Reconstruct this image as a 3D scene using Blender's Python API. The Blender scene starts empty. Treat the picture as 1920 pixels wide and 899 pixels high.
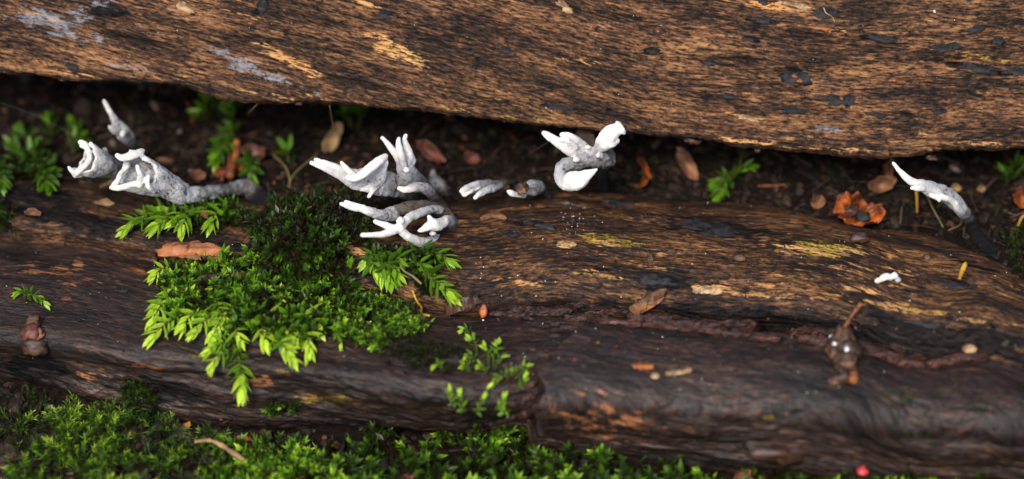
import bpy, math, random
import numpy as np
from mathutils import Vector, Matrix, kdtree
from mathutils.bvhtree import BVHTree

# ------------------------------------------------------------------ camera, sky, sun, exposure
# lengths below are written in centimetres; U turns them into metres
U = 0.01
PITCH = math.radians(40.0)
SI, CO = math.sin(PITCH), math.cos(PITCH)
DIST = 67.0                       # camera to the focus point (cm)
PPC = 80.0                        # photo pixels per cm at that distance
CX, CY = 960.0, 449.5
DV = np.array([0.0, CO, -SI])     # view direction
UP = np.array([0.0, SI, CO])
RT = np.array([1.0, 0.0, 0.0])
CAM = -DV * DIST
SC = bpy.context.scene
COL = SC.collection

cam_d = bpy.data.cameras.new('camera')
cam_d.sensor_width = 36.0
cam_d.lens = 36.0 * DIST / (1920.0 / PPC)
cam_d.clip_start = 0.01
cam_d.clip_end = 100.0
cam_d.dof.use_dof = True
cam_d.dof.focus_distance = (DIST - 0.75) * U
cam_d.dof.aperture_fstop = 4.5
cam = bpy.data.objects.new('camera', cam_d)
COL.objects.link(cam)
cam.location = Vector(CAM * U)
cam.rotation_euler = (math.radians(90) - PITCH, 0, 0)
SC.camera = cam

SUN_EL, SUN_AZ = math.radians(50), math.radians(203)    # azimuth clockwise from +Y: behind the camera, a little to its left
w = bpy.data.worlds.new('World'); SC.world = w; w.use_nodes = True
wn = w.node_tree.nodes; wl = w.node_tree.links
sky = wn.new('ShaderNodeTexSky'); sky.sky_type = 'NISHITA'; sky.sun_disc = False
sky.sun_elevation = SUN_EL; sky.sun_rotation = SUN_AZ
sky.air_density = 1.0; sky.dust_density = 3.0
wl.new(sky.outputs[0], wn['Background'].inputs[0])
wn['Background'].inputs[1].default_value = 0.10
sun_d = bpy.data.lights.new('sun', 'SUN'); sun_d.energy = 1.5; sun_d.angle = math.radians(20)
sun_d.color = (1.0, 0.95, 0.88)
sun = bpy.data.objects.new('sun', sun_d); COL.objects.link(sun)
sdir = Vector((math.sin(SUN_AZ) * math.cos(SUN_EL), math.cos(SUN_AZ) * math.cos(SUN_EL), math.sin(SUN_EL)))
sun.rotation_euler = sdir.to_track_quat('Z', 'Y').to_euler()
vs = SC.view_settings
vs.view_transform = 'Standard'; vs.look = 'None'; vs.gamma = 1.0; vs.use_curve_mapping = False
vs.exposure = 1.05

rnd = random.Random(7)
rng = np.random.default_rng(11)

# ------------------------------------------------------------------ pixels and points
def at_w(px, py, w):
    """point (cm) seen at a photo pixel, w cm beyond the focus plane"""
    px = np.asarray(px, float); py = np.asarray(py, float); w = np.asarray(w, float)
    k = (1 + w / DIST) / PPC
    return ((px - CX) * k)[..., None] * RT + ((CY - py) * k)[..., None] * UP + w[..., None] * DV
def ray(px, py):
    px = np.asarray(px, float); py = np.asarray(py, float)
    return DV * DIST + ((px - CX) / PPC)[..., None] * RT + ((CY - py) / PPC)[..., None] * UP
def at_z(px, py, z):
    d = ray(px, py)
    t = (np.asarray(z, float) - CAM[2]) / d[..., 2]
    return CAM + d * t[..., None]
def pix(P):
    Q = P - CAM
    dep = Q @ DV
    return CX + (Q @ RT) / dep * DIST * PPC, CY - (Q @ UP) / dep * DIST * PPC

def curve(pts):
    xs = np.array([p[0] for p in pts], float); ys = np.array([p[1] for p in pts], float)
    def f(x):
        x = np.asarray(x, float)
        # smoothed linear interpolation
        return sum(np.interp(x + d, xs, ys) for d in (-24, -12, 0, 12, 24)) / 5
    return f

# ------------------------------------------------------------------ noise
def _h(i, j, k, seed):
    n = (i.astype(np.int64) * 374761393 + j.astype(np.int64) * 668265263 + k.astype(np.int64) * 1274126177 + seed * 974634779) & 0xffffffff
    n = ((n ^ (n >> 13)) * 1103515245) & 0xffffffff
    n = ((n ^ (n >> 16)) * 2654435761) & 0xffffffff
    return ((n ^ (n >> 15)) & 0xffff) / 65535.0
def vnoise(x, y, z=None, seed=0):
    x = np.asarray(x, float); y = np.asarray(y, float)
    z = np.zeros_like(x) if z is None else np.asarray(z, float)
    i, j, k = np.floor(x), np.floor(y), np.floor(z)
    fx, fy, fz = x - i, y - j, z - k
    fx = fx * fx * (3 - 2 * fx); fy = fy * fy * (3 - 2 * fy); fz = fz * fz * (3 - 2 * fz)
    def c(a, b, d): return _h(i + a, j + b, k + d, seed)
    def lay(d): return (c(0,0,d) * (1-fx) + c(1,0,d) * fx) * (1-fy) + (c(0,1,d) * (1-fx) + c(1,1,d) * fx) * fy
    if not np.any(fz): return lay(0) * 2 - 1
    return (lay(0) * (1 - fz) + lay(1) * fz) * 2 - 1
def fbm(x, y, z=None, oct=4, seed=0, gain=0.5):
    a, s, t = 1.0, 0.0, 0.0
    for o in range(oct):
        f = 2.03 ** o
        s = s + a * vnoise(np.asarray(x) * f, np.asarray(y) * f, None if z is None else np.asarray(z) * f, seed + o * 17)
        t += a; a *= gain
    return s / t
def sstep(a, b, x):
    t = np.clip((x - a) / (b - a), 0, 1)
    return t * t * (3 - 2 * t)
def blobs(px, py, L, seed=0, ragged=0.35):
    """soft ragged patches: (x, y, rx, ry, degrees, strength)"""
    out = np.zeros_like(px)
    nz = fbm(px / 38, py / 16, oct=4, seed=seed) * ragged * 1.6
    for x, y, rx, ry, a, s in L:
        c, q = math.cos(math.radians(a)), math.sin(math.radians(a))
        dx, dy = px - x, py - y
        u, v = (dx * c + dy * q) / rx, (-dx * q + dy * c) / ry
        d = np.sqrt(u * u + v * v) + nz
        out = np.maximum(out, s * (1 - sstep(0.15, 1.35, d)))
    return out

# ------------------------------------------------------------------ objects
def new_mesh(name, V, F, mats, attrs=None, smooth=True, mat_idx=None, origin=None):
    """V cm (n,3); F int array (m,3|4) or list of such arrays"""
    V = np.asarray(V, float)
    if origin is not None: V = V - np.asarray(origin, float)
    Fs = F if isinstance(F, list) else [F]
    Fs = [np.asarray(f, np.int32) for f in Fs if len(f)]
    me = bpy.data.meshes.new(name)
    me.vertices.add(len(V)); me.vertices.foreach_set('co', (V * U).ravel().astype(np.float32))
    nl = sum(f.size for f in Fs); nf = sum(len(f) for f in Fs)
    me.loops.add(nl); me.loops.foreach_set('vertex_index', np.concatenate([f.ravel() for f in Fs]))
    tot = np.concatenate([np.full(len(f), f.shape[1], np.int32) for f in Fs])
    me.polygons.add(nf)
    me.polygons.foreach_set('loop_start', np.concatenate([[0], np.cumsum(tot)[:-1]]).astype(np.int32))
    me.polygons.foreach_set('loop_total', tot)
    me.polygons.foreach_set('use_smooth', np.full(nf, smooth))
    for m in (mats if isinstance(mats, (list, tuple)) else [mats]): me.materials.append(m)
    if mat_idx is not None: me.polygons.foreach_set('material_index', np.asarray(mat_idx, np.int32))
    for k, v in (attrs or {}).items():
        v = np.asarray(v, np.float32)
        if v.ndim == 1:
            a = me.attributes.new(k, 'FLOAT', 'POINT'); a.data.foreach_set('value', v)
        else:
            a = me.attributes.new(k, 'FLOAT_VECTOR', 'POINT'); a.data.foreach_set('vector', v.ravel())
    me.update(calc_edges=True)
    return me
def obj(name, me, parent=None, loc=None):
    o = bpy.data.objects.new(name, me); COL.objects.link(o)
    if loc is not None: o.location = Vector(np.asarray(loc, float) * U)
    if parent is not None: o.parent = parent
    return o
def tag(o, label, cat=None, group=None, kind=None):
    if label: o['label'] = label
    if cat: o['category'] = cat
    if group: o['group'] = group
    if kind: o['kind'] = kind
    return o
def empty(name, loc):
    o = obj(name, None, loc=loc); o.empty_display_size = 0.005
    return o

# ------------------------------------------------------------------ node helper
class NT:
    def __init__(s, name):
        s.m = bpy.data.materials.new(name); s.m.use_nodes = True
        s.t = s.m.node_tree; s.t.nodes.clear()
        s.out = s.t.nodes.new('ShaderNodeOutputMaterial')
    def n(s, ty, **kw):
        nd = s.t.nodes.new('ShaderNode' + ty)
        for k, v in kw.items(): setattr(nd, k, v)
        return nd
    def put(s, sock, v):
        if v is None: return
        if hasattr(v, 'is_output') or isinstance(v, bpy.types.NodeSocket): s.t.links.new(v, sock)
        else:
            if sock.type == 'RGBA' and len(v) == 3: v = (*v, 1)
            sock.default_value = v
    def math(s, op, a, b=None, clamp=False):
        nd = s.n('Math', operation=op); nd.use_clamp = clamp
        s.put(nd.inputs[0], a)
        if b is not None: s.put(nd.inputs[1], b)
        return nd.outputs[0]
    def mix(s, f, a, b, blend='MIX'):
        nd = s.n('Mix', data_type='RGBA', blend_type=blend)
        s.put(nd.inputs[0], f); s.put(nd.inputs[6], a); s.put(nd.inputs[7], b)
        return nd.outputs[2]
    def attr(s, name, ty='GEOMETRY', out='Fac'):
        nd = s.n('Attribute', attribute_type=ty, attribute_name=name)
        return nd.outputs[out]
    def vmul(s, v, k):
        nd = s.n('VectorMath', operation='MULTIPLY'); s.put(nd.inputs[0], v); s.put(nd.inputs[1], k)
        return nd.outputs[0]
    def vadd(s, v, k):
        nd = s.n('VectorMath', operation='ADD'); s.put(nd.inputs[0], v); s.put(nd.inputs[1], k)
        return nd.outputs[0]
    def noise(s, v, scale=1.0, detail=3.0, rough=0.55, dist=0.0, out=0):
        nd = s.n('TexNoise'); s.put(nd.inputs['Vector'], v)
        nd.inputs['Scale'].default_value = scale; nd.inputs['Detail'].default_value = detail
        nd.inputs['Roughness'].default_value = rough; nd.inputs['Distortion'].default_value = dist
        return nd.outputs[out]
    def ramp(s, f, stops, interp='LINEAR'):
        nd = s.n('ValToRGB'); cr = nd.color_ramp; cr.interpolation = interp
        while len(cr.elements) < len(stops): cr.elements.new(0.5)
        for e, (p, c) in zip(cr.elements, stops):
            e.position = p; e.color = (c, c, c, 1) if isinstance(c, (int, float)) else (*c, 1)
        s.put(nd.inputs[0], f)
        return nd.outputs[0]
    def mapr(s, v, a, b, c=0.0, d=1.0):
        nd = s.n('MapRange'); nd.interpolation_type = 'SMOOTHSTEP'
        s.put(nd.inputs[0], v)
        for i, x in enumerate((a, b, c, d)): s.put(nd.inputs[1 + i], x)
        return nd.outputs[0]
    def bump(s, h, dist, strength=1.0, normal=None):
        nd = s.n('Bump'); s.put(nd.inputs['Strength'], strength); nd.inputs['Distance'].default_value = dist
        s.put(nd.inputs['Height'], h)
        if normal is not None: s.put(nd.inputs['Normal'], normal)
        return nd.outputs[0]
    def bsdf(s, color, rough=0.6, normal=None, spec=0.5, **kw):
        nd = s.n('BsdfPrincipled')
        s.put(nd.inputs['Base Color'], color); s.put(nd.inputs['Roughness'], rough)
        s.put(nd.inputs['Specular IOR Level'], spec)
        if normal is not None: s.put(nd.inputs['Normal'], normal)
        for k, v in kw.items(): s.put(nd.inputs[k], v)
        return nd.outputs[0]
    def done(s, shader):
        s.t.links.new(shader, s.out.inputs[0]); return s.m

def wood_mat(name, dark, mid, light, tan, yellow, blue, rough, wet=0.0, h=.085, bumpd=0.0006, pits=1.0, st1=(1.9, 11), st2=(5.2, 20), tthr=.54):
    t = NT(name)
    g = t.attr('grain', out='Vector')
    wob = t.noise(t.vmul(g, (0.35, 0.8, 1)), 1, 1, .5, out=1)
    nd = t.n('VectorMath', operation='SUBTRACT'); t.put(nd.inputs[0], wob); t.put(nd.inputs[1], (.5, .5, .5))
    g2 = t.vadd(g, t.vmul(nd.outputs[0], (0.4, 0.20, 0)))
    n1 = t.noise(t.vmul(g2, (*st1, 6)), 1, 5, .62)
    n2 = t.noise(t.vmul(g2, (*st2, 8)), 1, 3, .6)
    n3 = t.noise(t.vmul(g2, (.34, 1.5, 1)), 1, 5, .6)
    n4 = t.noise(t.vmul(g2, (14, 17, 20)), 1, 3, .6)
    n5 = t.noise(t.vadd(t.vmul(g2, (1.3, 6.0, 1)), (7, 3, 0)), 1, 5, .68)
    f = t.math('ADD', t.math('MULTIPLY', n1, .42), t.math('MULTIPLY', n2, .40))
    f = t.math('ADD', f, t.math('MULTIPLY', n4, .18))
    f0 = f
    f = t.math('ADD', f, t.math('MULTIPLY', t.math('SUBTRACT', n3, .5), .52))
    def soft(m, k, src, a=.50, b=.60):
        return t.mapr(t.math('ADD', src, t.math('MULTIPLY', t.math('SUBTRACT', m, .5), k)), a, b)
    col = t.ramp(f, [(.5 - 1.15 * h, dark), (.5 - .05 * h, mid), (.5 + .9 * h, light), (.5 + 2.2 * h, tuple(a * .62 + b * .38 for a, b in zip(light, tan)))])
    mt, my, mb, md = (t.attr(k) for k in ('m_tan', 'm_yel', 'm_blue', 'm_dark'))
    mixn = t.math('ADD', t.math('MULTIPLY', n5, .55), t.math('MULTIPLY', f0, .45))
    st = soft(mt, .34, mixn, tthr, tthr + .10)
    tan2 = t.mix(t.mapr(n3, .35, .65), tan, tuple(c * k for c, k in zip(tan, (.85, .72, .55))))
    col = t.mix(t.math('MULTIPLY', st, t.mapr(f0, .43, .55, .05, .95)), col, tan2)
    ny = t.noise(t.vmul(g2, (1.3, 5.5, 1)), 1, 5, .66)
    sy = soft(my, .34, t.math('ADD', t.math('MULTIPLY', ny, .6), t.math('MULTIPLY', f0, .4)), .55, .68)
    green = tuple(c * k for c, k in zip(yellow, (.35, .55, .5)))
    col = t.mix(t.math('MULTIPLY', sy, t.mapr(f0, .43, .55, .10, .85)), col, t.mix(t.mapr(n4, .42, .58), green, yellow))
    nb = t.noise(t.vmul(g, (5, 8, 1)), 1, 5, .72)
    sb = soft(mb, .42, nb, .56, .80)
    col = t.mix(t.math('MULTIPLY', sb, .75), col, blue)
    ndk = t.noise(t.vmul(g, (1.7, 6, 1)), 1, 5, .66)
    sd = soft(md, .55, t.math('ADD', t.math('MULTIPLY', ndk, .7), t.math('MULTIPLY', f0, .3)), .50, .60)
    blk = t.ramp(f0, [(.42, (.0025, .0025, .0025)), (.55, (.010, .009, .0095)), (.68, (.035, .030, .028))])
    col = t.mix(t.math('MULTIPLY', sd, .94), col, blk)
    # open pores and short checks along the fibre
    pore = t.mapr(n2, .36, .43, .22, 1.0)
    chk = t.mapr(t.noise(t.vmul(g2, (.9, 12, 3)), 1, 2, .5), .33, .39, .18, 1.0)
    pr = t.math('MULTIPLY', pore, chk)
    pr = t.math('ADD', t.math('MULTIPLY', pr, pits), 1 - pits)
    nd2 = t.n('VectorMath', operation='SCALE'); t.put(nd2.inputs[0], col); t.put(nd2.inputs['Scale'], pr)
    col = nd2.outputs[0]
    hgt = t.math('ADD', t.math('MULTIPLY', n1, .5), t.math('ADD', t.math('MULTIPLY', n2, .35), t.math('MULTIPLY', n4, .25)))
    hgt = t.math('ADD', hgt, t.math('MULTIPLY', pr, .12))
    nrm = t.bump(hgt, bumpd, 1.0)
    r = t.mapr(n3, .3, .8, rough, rough - .12 - wet)
    sp = t.math('MULTIPLY', t.mapr(sd, .2, .9, 1.0, .35), .25 + wet)
    return t.done(t.bsdf(col, r, nrm, spec=sp))

M = {}
M['upper'] = wood_mat('weathered_brown_wood', (.005, .003, .0022), (.044, .021, .010), (.150, .066, .027), (.62, .33, .125),
                      (.38, .27, .03), (.25, .26, .30), .82, h=.078)
M['lower'] = wood_mat('damp_brown_wood', (.005, .003, .002), (.030, .013, .006), (.110, .048, .017), (.52, .27, .10),
                      (.42, .25, .03), (.24, .25, .30), .70, h=.078, tthr=.505)
M['slab'] = wood_mat('wet_rotten_wood', (.005, .0035, .003), (.017, .010, .008), (.044, .023, .016), (.30, .125, .05),
                     (.26, .16, .02), (.14, .14, .17), .56, wet=.04, pits=.8, h=.10, bumpd=.0005, st1=(1.6, 9), st2=(4.5, 16))

# ------------------------------------------------------------------ lofted logs
PXS = np.concatenate([np.linspace(-1500, -160, 46)[:-1], np.linspace(-160, 2080, 900), np.linspace(2080, 3400, 46)[1:]])
def loft(C, counts):
    """C (columns, K, 3) closed control loops -> (columns, T, 3) by Catmull-Rom"""
    K = C.shape[1]; rows = []
    for k in range(K):
        p0, p1, p2, p3 = C[:, (k - 1) % K], C[:, k], C[:, (k + 1) % K], C[:, (k + 2) % K]
        for t in np.arange(counts[k]) / counts[k]:
            rows.append(.5 * (2 * p1 + (p2 - p0) * t + (2 * p0 - 5 * p1 + 4 * p2 - p3) * t * t + (3 * p1 - p0 - 3 * p2 + p3) * t ** 3))
    return np.stack(rows, 1)
def grid_normals(G):
    du = np.gradient(G, axis=0)
    dv = np.roll(G, -1, 1) - np.roll(G, 1, 1)
    n = np.cross(dv, du)
    return n / (np.linalg.norm(n, axis=2, keepdims=True) + 1e-12)
def loft_faces(nc, nt):
    i, j = np.meshgrid(np.arange(nc - 1), np.arange(nt), indexing='ij')
    j2 = (j + 1) % nt
    q = np.stack([i * nt + j, i * nt + j2, (i + 1) * nt + j2, (i + 1) * nt + j], -1).reshape(-1, 4)
    return q
def make_log(name, C, counts, zero_row, disp, masks, mat, shear=lambda s: 0 * s):
    G = loft(C, counts)
    N = grid_normals(G)
    cen = G.mean(1, keepdims=True)
    if ((G - cen) * N).sum(2).mean() < 0: N = -N
    s = np.repeat(G[:, :, 0].mean(1)[:, None], G.shape[1], 1) if False else G[:, :, 0]
    seg = np.linalg.norm(np.diff(G, axis=1), axis=2)
    t = np.concatenate([np.zeros((len(G), 1)), np.cumsum(seg, 1)], 1)
    t = t - t[:, zero_row:zero_row + 1]
    px, py = pix(G)
    G = G + N * disp(s, t, px, py, G)[..., None]
    px, py = pix(G)
    A = {k: v.ravel() for k, v in masks(s, t, px, py).items()}
    A['grain'] = np.stack([s, t + shear(s), np.zeros_like(s)], -1).reshape(-1, 3)
    nc, nt = G.shape[:2]
    q = loft_faces(nc, nt)
    V = G.reshape(-1, 3)
    c0, c1 = G[0].mean(0), G[-1].mean(0)
    V = np.vstack([V, c0, c1])
    j = np.arange(nt); j2 = (j + 1) % nt
    b = (nc - 1) * nt
    cap = np.vstack([np.stack([j2, j, np.full(nt, nc * nt)], 1), np.stack([b + j, b + j2, np.full(nt, nc * nt + 1)], 1)])
    for k in A: A[k] = np.concatenate([A[k], A[k][-2:]])
    # outward winding
    a, bb, c, d = (V[q[:, i]] for i in range(4))
    fn = np.cross(bb - a, d - a)
    if (fn * N[:-1].reshape(-1, 3)).sum() < 0: q = q[:, ::-1]; cap = cap[:, ::-1]
    o = obj(name, new_mesh(name, V, [q, cap], mat, A))
    return o

# --- upper log: flattened old trunk lying behind, its lower edge overhanging the crevice
edge = curve([(-1500, 60), (-160, 118), (0, 140), (60, 141), (110, 147), (160, 156), (205, 153), (260, 158), (310, 161), (335, 158), (370, 170), (405, 188), (440, 189), (480, 192),
              (520, 196), (560, 191), (620, 195), (690, 199), (740, 207), (790, 204), (830, 210), (870, 218), (905, 220), (960, 228), (1010, 232), (1070, 240), (1130, 243),
              (1200, 252), (1260, 259), (1330, 261), (1370, 275), (1410, 279), (1440, 277), (1480, 286), (1540, 287), (1600, 292), (1680, 295), (1735, 290), (1775, 277),
              (1820, 277), (1870, 281), (1920, 276), (2080, 290), (3400, 380)])
def upper_ctrl():
    px = PXS
    es = sum(edge(px + d_) for d_ in np.linspace(-260, 260, 27)) / 27
    e = edge(px); en = 3.5 * fbm(px / 42, px * 0, oct=4, seed=401, gain=.62) + 1.6 * vnoise(px / 7.3, px * 0, seed=405)
    prof = [(.30, 6.0), (.16, 3.2), (.05, 1.6), (.0, .75), (-.005, .26), (.03, .06), (.12, .0), (.5, -.07), (1.3, -.18), (2.4, -.30), (3.8, -.40), (5.4, -.4), (7.5, .2),
            (9.0, 2.0), (9.0, 6.0), (7.0, 9.5), (3.0, 9.5)]
    return np.stack([at_w(px, es + (e - es + en) * math.exp(-max(dv, 0) / .5) - dv * PPC, np.full_like(px, w)) for dv, w in prof], 1)
def upper_disp(s, t, px, py, G):
    t = t + 2.5
    d = (.16 * fbm(s * .16, t * .55, oct=3, seed=3) + .06 * fbm(s * .55, t * 2.6, oct=4, seed=9)) * (.25 + .75 * sstep(.1, 1.2, t))
    d += .012 * fbm(s * 1.7, (t + .15 * s) * 9, oct=3, seed=21)
    d += .055 * np.abs(fbm(s * .3, t * 1.7, oct=3, seed=31)) + .035 * fbm(s * 2.2, t * 1.5, oct=3, seed=37) * (1 - sstep(0, .5, np.abs(t)))
    gx = blobs(px, py, [(1780, 112, 150, 10, 9, 1), (1560, 75, 160, 8, 8, .8), (1390, 112, 40, 5, 6, .8), (700, 165, 120, 6, 14, .6), (250, 75, 130, 7, 12, .6)], 5)
    return d - .10 * gx
def upper_masks(s, t, px, py):
    tan = blobs(px, py, [(740, 95, 85, 22, 24, 1.0), (545, 115, 110, 16, 26, .95), (100, 35, 110, 12, 8, .7), (380, 140, 140, 16, 16, .6), (1440, 12, 90, 12, 10, 1), (1400, 222, 50, 9, 12, .9),
                         (1560, 55, 60, 9, 8, .7), (1080, 110, 110, 16, 10, .6), (760, 205, 300, 22, 6, .5), (1480, 262, 180, 18, 6, .55), (60, 110, 150, 14, 7, .5),
                         (1800, 100, 90, 14, 6, .5), (440, 20, 120, 12, 18, .55), (1820, 262, 90, 14, -4, .6), (1480, 150, 70, 18, 8, .45), (650, 170, 160, 18, 12, .45), (690, 8, 60, 8, 16, .8), (1850, 175, 60, 8, 8, .5), (300, 30, 260, 30, 12, .42), (900, 60, 260, 40, 10, .40), (1250, 60, 260, 40, 8, .42), (1650, 30, 260, 30, 6, .42), (560, 180, 260, 16, 10, .5), (1350, 160, 240, 40, 8, .40), (1700, 250, 260, 24, 4, .5), (140, 125, 170, 16, 6, .5), (960, 170, 200, 24, 10, .42), (1130, 230, 200, 14, 8, .45), (450, 170, 200, 12, 12, .7), (850, 205, 200, 10, 7, .65), (1400, 265, 200, 10, 6, .7), (150, 140, 200, 10, 5, .7), (1850, 270, 120, 8, 0, .7), (1600, 282, 160, 8, 3, .65)], 41)
    yel = blobs(px, py, [(750, 95, 70, 16, 24, .9), (500, 55, 90, 14, 24, .6), (1000, 218, 90, 14, 8, .7), (1820, 105, 110, 14, 6, .8), (1500, 285, 260, 14, 4, .55), (920, 190, 120, 16, 10, .6),
                         (250, 150, 160, 14, 8, .5), (1180, 100, 110, 26, 10, .5), (1560, 110, 130, 18, 6, .45), (1780, 8, 120, 12, 4, .4), (330, 85, 60, 8, 12, .6)], 43)
    blue = blobs(px, py, [(120, 45, 110, 38, 10, 1.0), (470, 130, 110, 24, 22, 1), (200, 12, 60, 14, 8, .9), (240, 125, 60, 14, 8, .8), (300, 70, 120, 22, 14, .6), (1555, 242, 50, 9, 6, 1), (1050, 200, 50, 8, 6, .8),
                          (1140, 50, 60, 14, 4, .6), (560, 165, 60, 12, 18, .7), (1880, 190, 60, 10, 6, .5)], 47, .5)
    dark = blobs(px, py, [(205, 22, 90, 16, 12, .7), (1180, 15, 260, 24, 6, .45), (800, 20, 200, 24, 14, .5), (400, 75, 90, 18, 18, .6), (1650, 75, 130, 13, 9, .75), (1820, 125, 140, 12, 10, .95), (1760, 90, 60, 10, 0, .9),
                          (1430, 40, 50, 10, 6, .9), (1540, 25, 60, 12, 6, .85), (1490, 145, 42, 18, 4, .9), (1575, 188, 42, 14, 6, .95), (1490, 208, 36, 8, 12, .9), (1410, 75, 22, 7, 8, .8), (1330, 120, 22, 8, 8, .7),
                          (1050, 205, 60, 10, 6, .8), (1180, 215, 90, 10, 6, .6), (900, 80, 110, 22, 10, .5), (1700, 215, 40, 8, 14, .7), (1870, 75, 24, 12, 0, .9), (133, 124, 20, 8, 10, .9), (490, 12, 26, 14, -50, .8),
                          (690, 120, 90, 12, 18, .55), (720, 150, 80, 10, 14, .5), (1220, 95, 26, 9, 4, .7), (1350, 190, 60, 14, 12, .55), (1900, 140, 50, 10, 8, .8), (1000, 150, 140, 14, 8, .35), (1760, 205, 24, 8, 10, .6)], 53, .45)
    return dict(m_tan=tan, m_yel=yel, m_blue=blue, m_dark=dark)
upper = make_log('upper_log', upper_ctrl(), [4, 8, 10, 10, 10, 10, 20, 36, 48, 56, 40, 10, 6, 5, 5, 5, 5], 156, upper_disp, upper_masks, M['upper'], lambda s: np.where(s < 3, .15 * (s - 3), .03 * (s - 3)))
tag(upper, 'broad bare weathered brown log overhanging the dark crevice', 'log')

# --- lower log: damp log in the middle, the fungi stand along its back edge
back = curve([(-1500, 290), (-160, 322), (0, 332), (150, 345), (300, 368), (480, 388), (650, 396), (800, 390), (900, 372), (1000, 362), (1120, 362), (1250, 370), (1350, 378), (1450, 386), (1540, 412),
              (1640, 432), (1720, 434), (1790, 456), (1850, 482), (1920, 520), (2080, 570), (3400, 760)])
crack = curve([(-1500, 330), (-160, 415), (0, 434), (80, 440), (150, 448), (280, 478), (420, 502), (560, 524), (700, 552), (800, 575), (880, 588), (960, 578), (1060, 572), (1200, 592), (1370, 608), (1500, 612),
               (1600, 632), (1680, 672), (1760, 688), (1850, 684), (1920, 710), (2080, 745), (3400, 1000)])
def lower_ctrl():
    px = PXS; b = back(px); c = crack(px)
    wid = np.clip((c - b) / 220, .35, 1.1)
    zt = np.interp(px, [-200, 0, 300, 600, 900, 1900], [-.1, -.1, -.1, -.05, 0, 0])
    def top(f, z): return at_z(px, c + (b - c) * f, z * wid + zt)
    c0 = top(0, -.55); b0 = top(1, -.02)
    def off(p, dy, z): q = p.copy(); q[:, 1] += dy; q[:, 2] = z; return q
    return np.stack([off(c0, .6, -3.2), off(c0, .05, -1.6), c0, top(.10, -.22), top(.3, .14), top(.55, .30), top(.8, .24), b0, off(b0, .5, -.55), off(b0, .8, -1.6), off(b0, .4, -3.4)], 1)
def lower_disp(s, t, px, py, G):
    d = .14 * fbm(s * .22, t * .7, oct=3, seed=63) + .06 * fbm(s * .6, t * 2.4, oct=4, seed=69) + .022 * fbm(s * 1.6, t * 9, oct=3, seed=71)
    d += blobs(px, py, [(1340, 430, 110, 26, 8, -.14), (1230, 528, 70, 20, 5, -.10), (960, 420, 60, 14, 6, -.12), (1150, 372, 50, 9, 4, .06), (890, 575, 36, 16, -12, .12), (1600, 600, 400, 10, 5, -.05)], 75)
    d += -.09 * np.abs(fbm(s * .5, t * 3.1, oct=3, seed=83)) * sstep(560, 620, py + (px < 1100) * -400)
    return d
def lower_masks(s, t, px, py):
    tan = blobs(px, py, [(1130, 455, 90, 12, 8, .8), (1340, 540, 70, 12, 6, .95), (1180, 495, 130, 16, 6, .55), (1560, 470, 150, 20, 5, .8), (1480, 545, 240, 26, 5, .55), (1700, 580, 90, 10, 6, 1), (1560, 500, 60, 7, 10, .8),
                         (1820, 600, 60, 6, 10, 1), (1600, 540, 90, 8, 14, .7), (980, 530, 70, 8, 6, .75), (1060, 460, 30, 8, 4, .9), (1150, 520, 90, 8, 14, .7), (660, 468, 40, 12, 12, .9), (1450, 515, 50, 6, 10, .8),
                         (1690, 540, 60, 6, 18, .7), (1900, 610, 50, 6, 8, .9), (1670, 432, 80, 8, 4, .5), (1450, 395, 80, 8, 8, .5), (905, 410, 40, 8, 10, .4), (1330, 470, 100, 12, 6, .5), (1250, 480, 260, 50, 6, .42), (1600, 510, 330, 60, 5, .48), (1400, 550, 220, 16, 5, .6), (1650, 570, 160, 12, 6, .7), (1000, 510, 140, 30, 6, .4), (1500, 400, 120, 12, 6, .4)], 91)
    yel = blobs(px, py, [(1140, 450, 110, 16, 8, .9), (1560, 465, 170, 26, 5, 1.0), (1100, 515, 60, 9, 8, .8), (1700, 580, 110, 9, 6, .9), (1420, 555, 200, 18, 5, .6), (1130, 480, 90, 30, 4, .5), (960, 400, 80, 12, 6, .4),
                         (960, 525, 60, 10, 4, .5), (1850, 690, 40, 10, 4, .4), (1330, 470, 60, 16, 4, .5), (1180, 365, 60, 10, 2, .5), (1800, 610, 60, 8, 8, .5)], 93)
    blue = blobs(px, py, [(1080, 385, 50, 12, 4, .7), (1010, 425, 50, 10, 6, .5), (1160, 380, 60, 10, 4, .6), (730, 520, 80, 20, 6, .4), (100, 380, 120, 20, 6, .35), (1720, 610, 200, 14, 6, .4)], 97, .5)
    dark = blobs(px, py, [(1340, 428, 100, 28, 8, 1.0), (1230, 527, 75, 20, 5, 1.0), (1560, 618, 360, 28, 7, 1.2), (1330, 585, 220, 20, 5, 1.1), (1790, 640, 190, 42, 8, 1.25), (1000, 575, 150, 14, 2, .5), (1000, 420, 60, 10, 6, .8),
                          (730, 520, 130, 38, 8, .85), (150, 410, 240, 34, 8, .95), (60, 365, 130, 30, 6, .8), (340, 435, 160, 30, 8, .9), (250, 370, 160, 24, 6, .55), (500, 470, 120, 30, 8, .7), (940, 480, 70, 14, 4, .35), (1300, 380, 160, 14, 4, .5), (1800, 530, 80, 16, 6, .6),
                          (1840, 500, 90, 18, 14, .6), (860, 420, 60, 30, 0, .6), (1600, 420, 80, 16, 6, .5), (870, 560, 60, 20, 0, .6), (1130, 505, 26, 7, 4, .8), (1700, 545, 36, 8, 8, .6)], 101, .45)
    return dict(m_tan=tan, m_yel=yel, m_blue=blue, m_dark=dark)
lower = make_log('lower_log', lower_ctrl(), [4, 8, 14, 26, 46, 50, 40, 20, 8, 5, 5], 12, lower_disp, lower_masks, M['lower'])
tag(lower, 'damp brown log with yellow streaks and black stains where the fungi grow', 'log')

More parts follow.
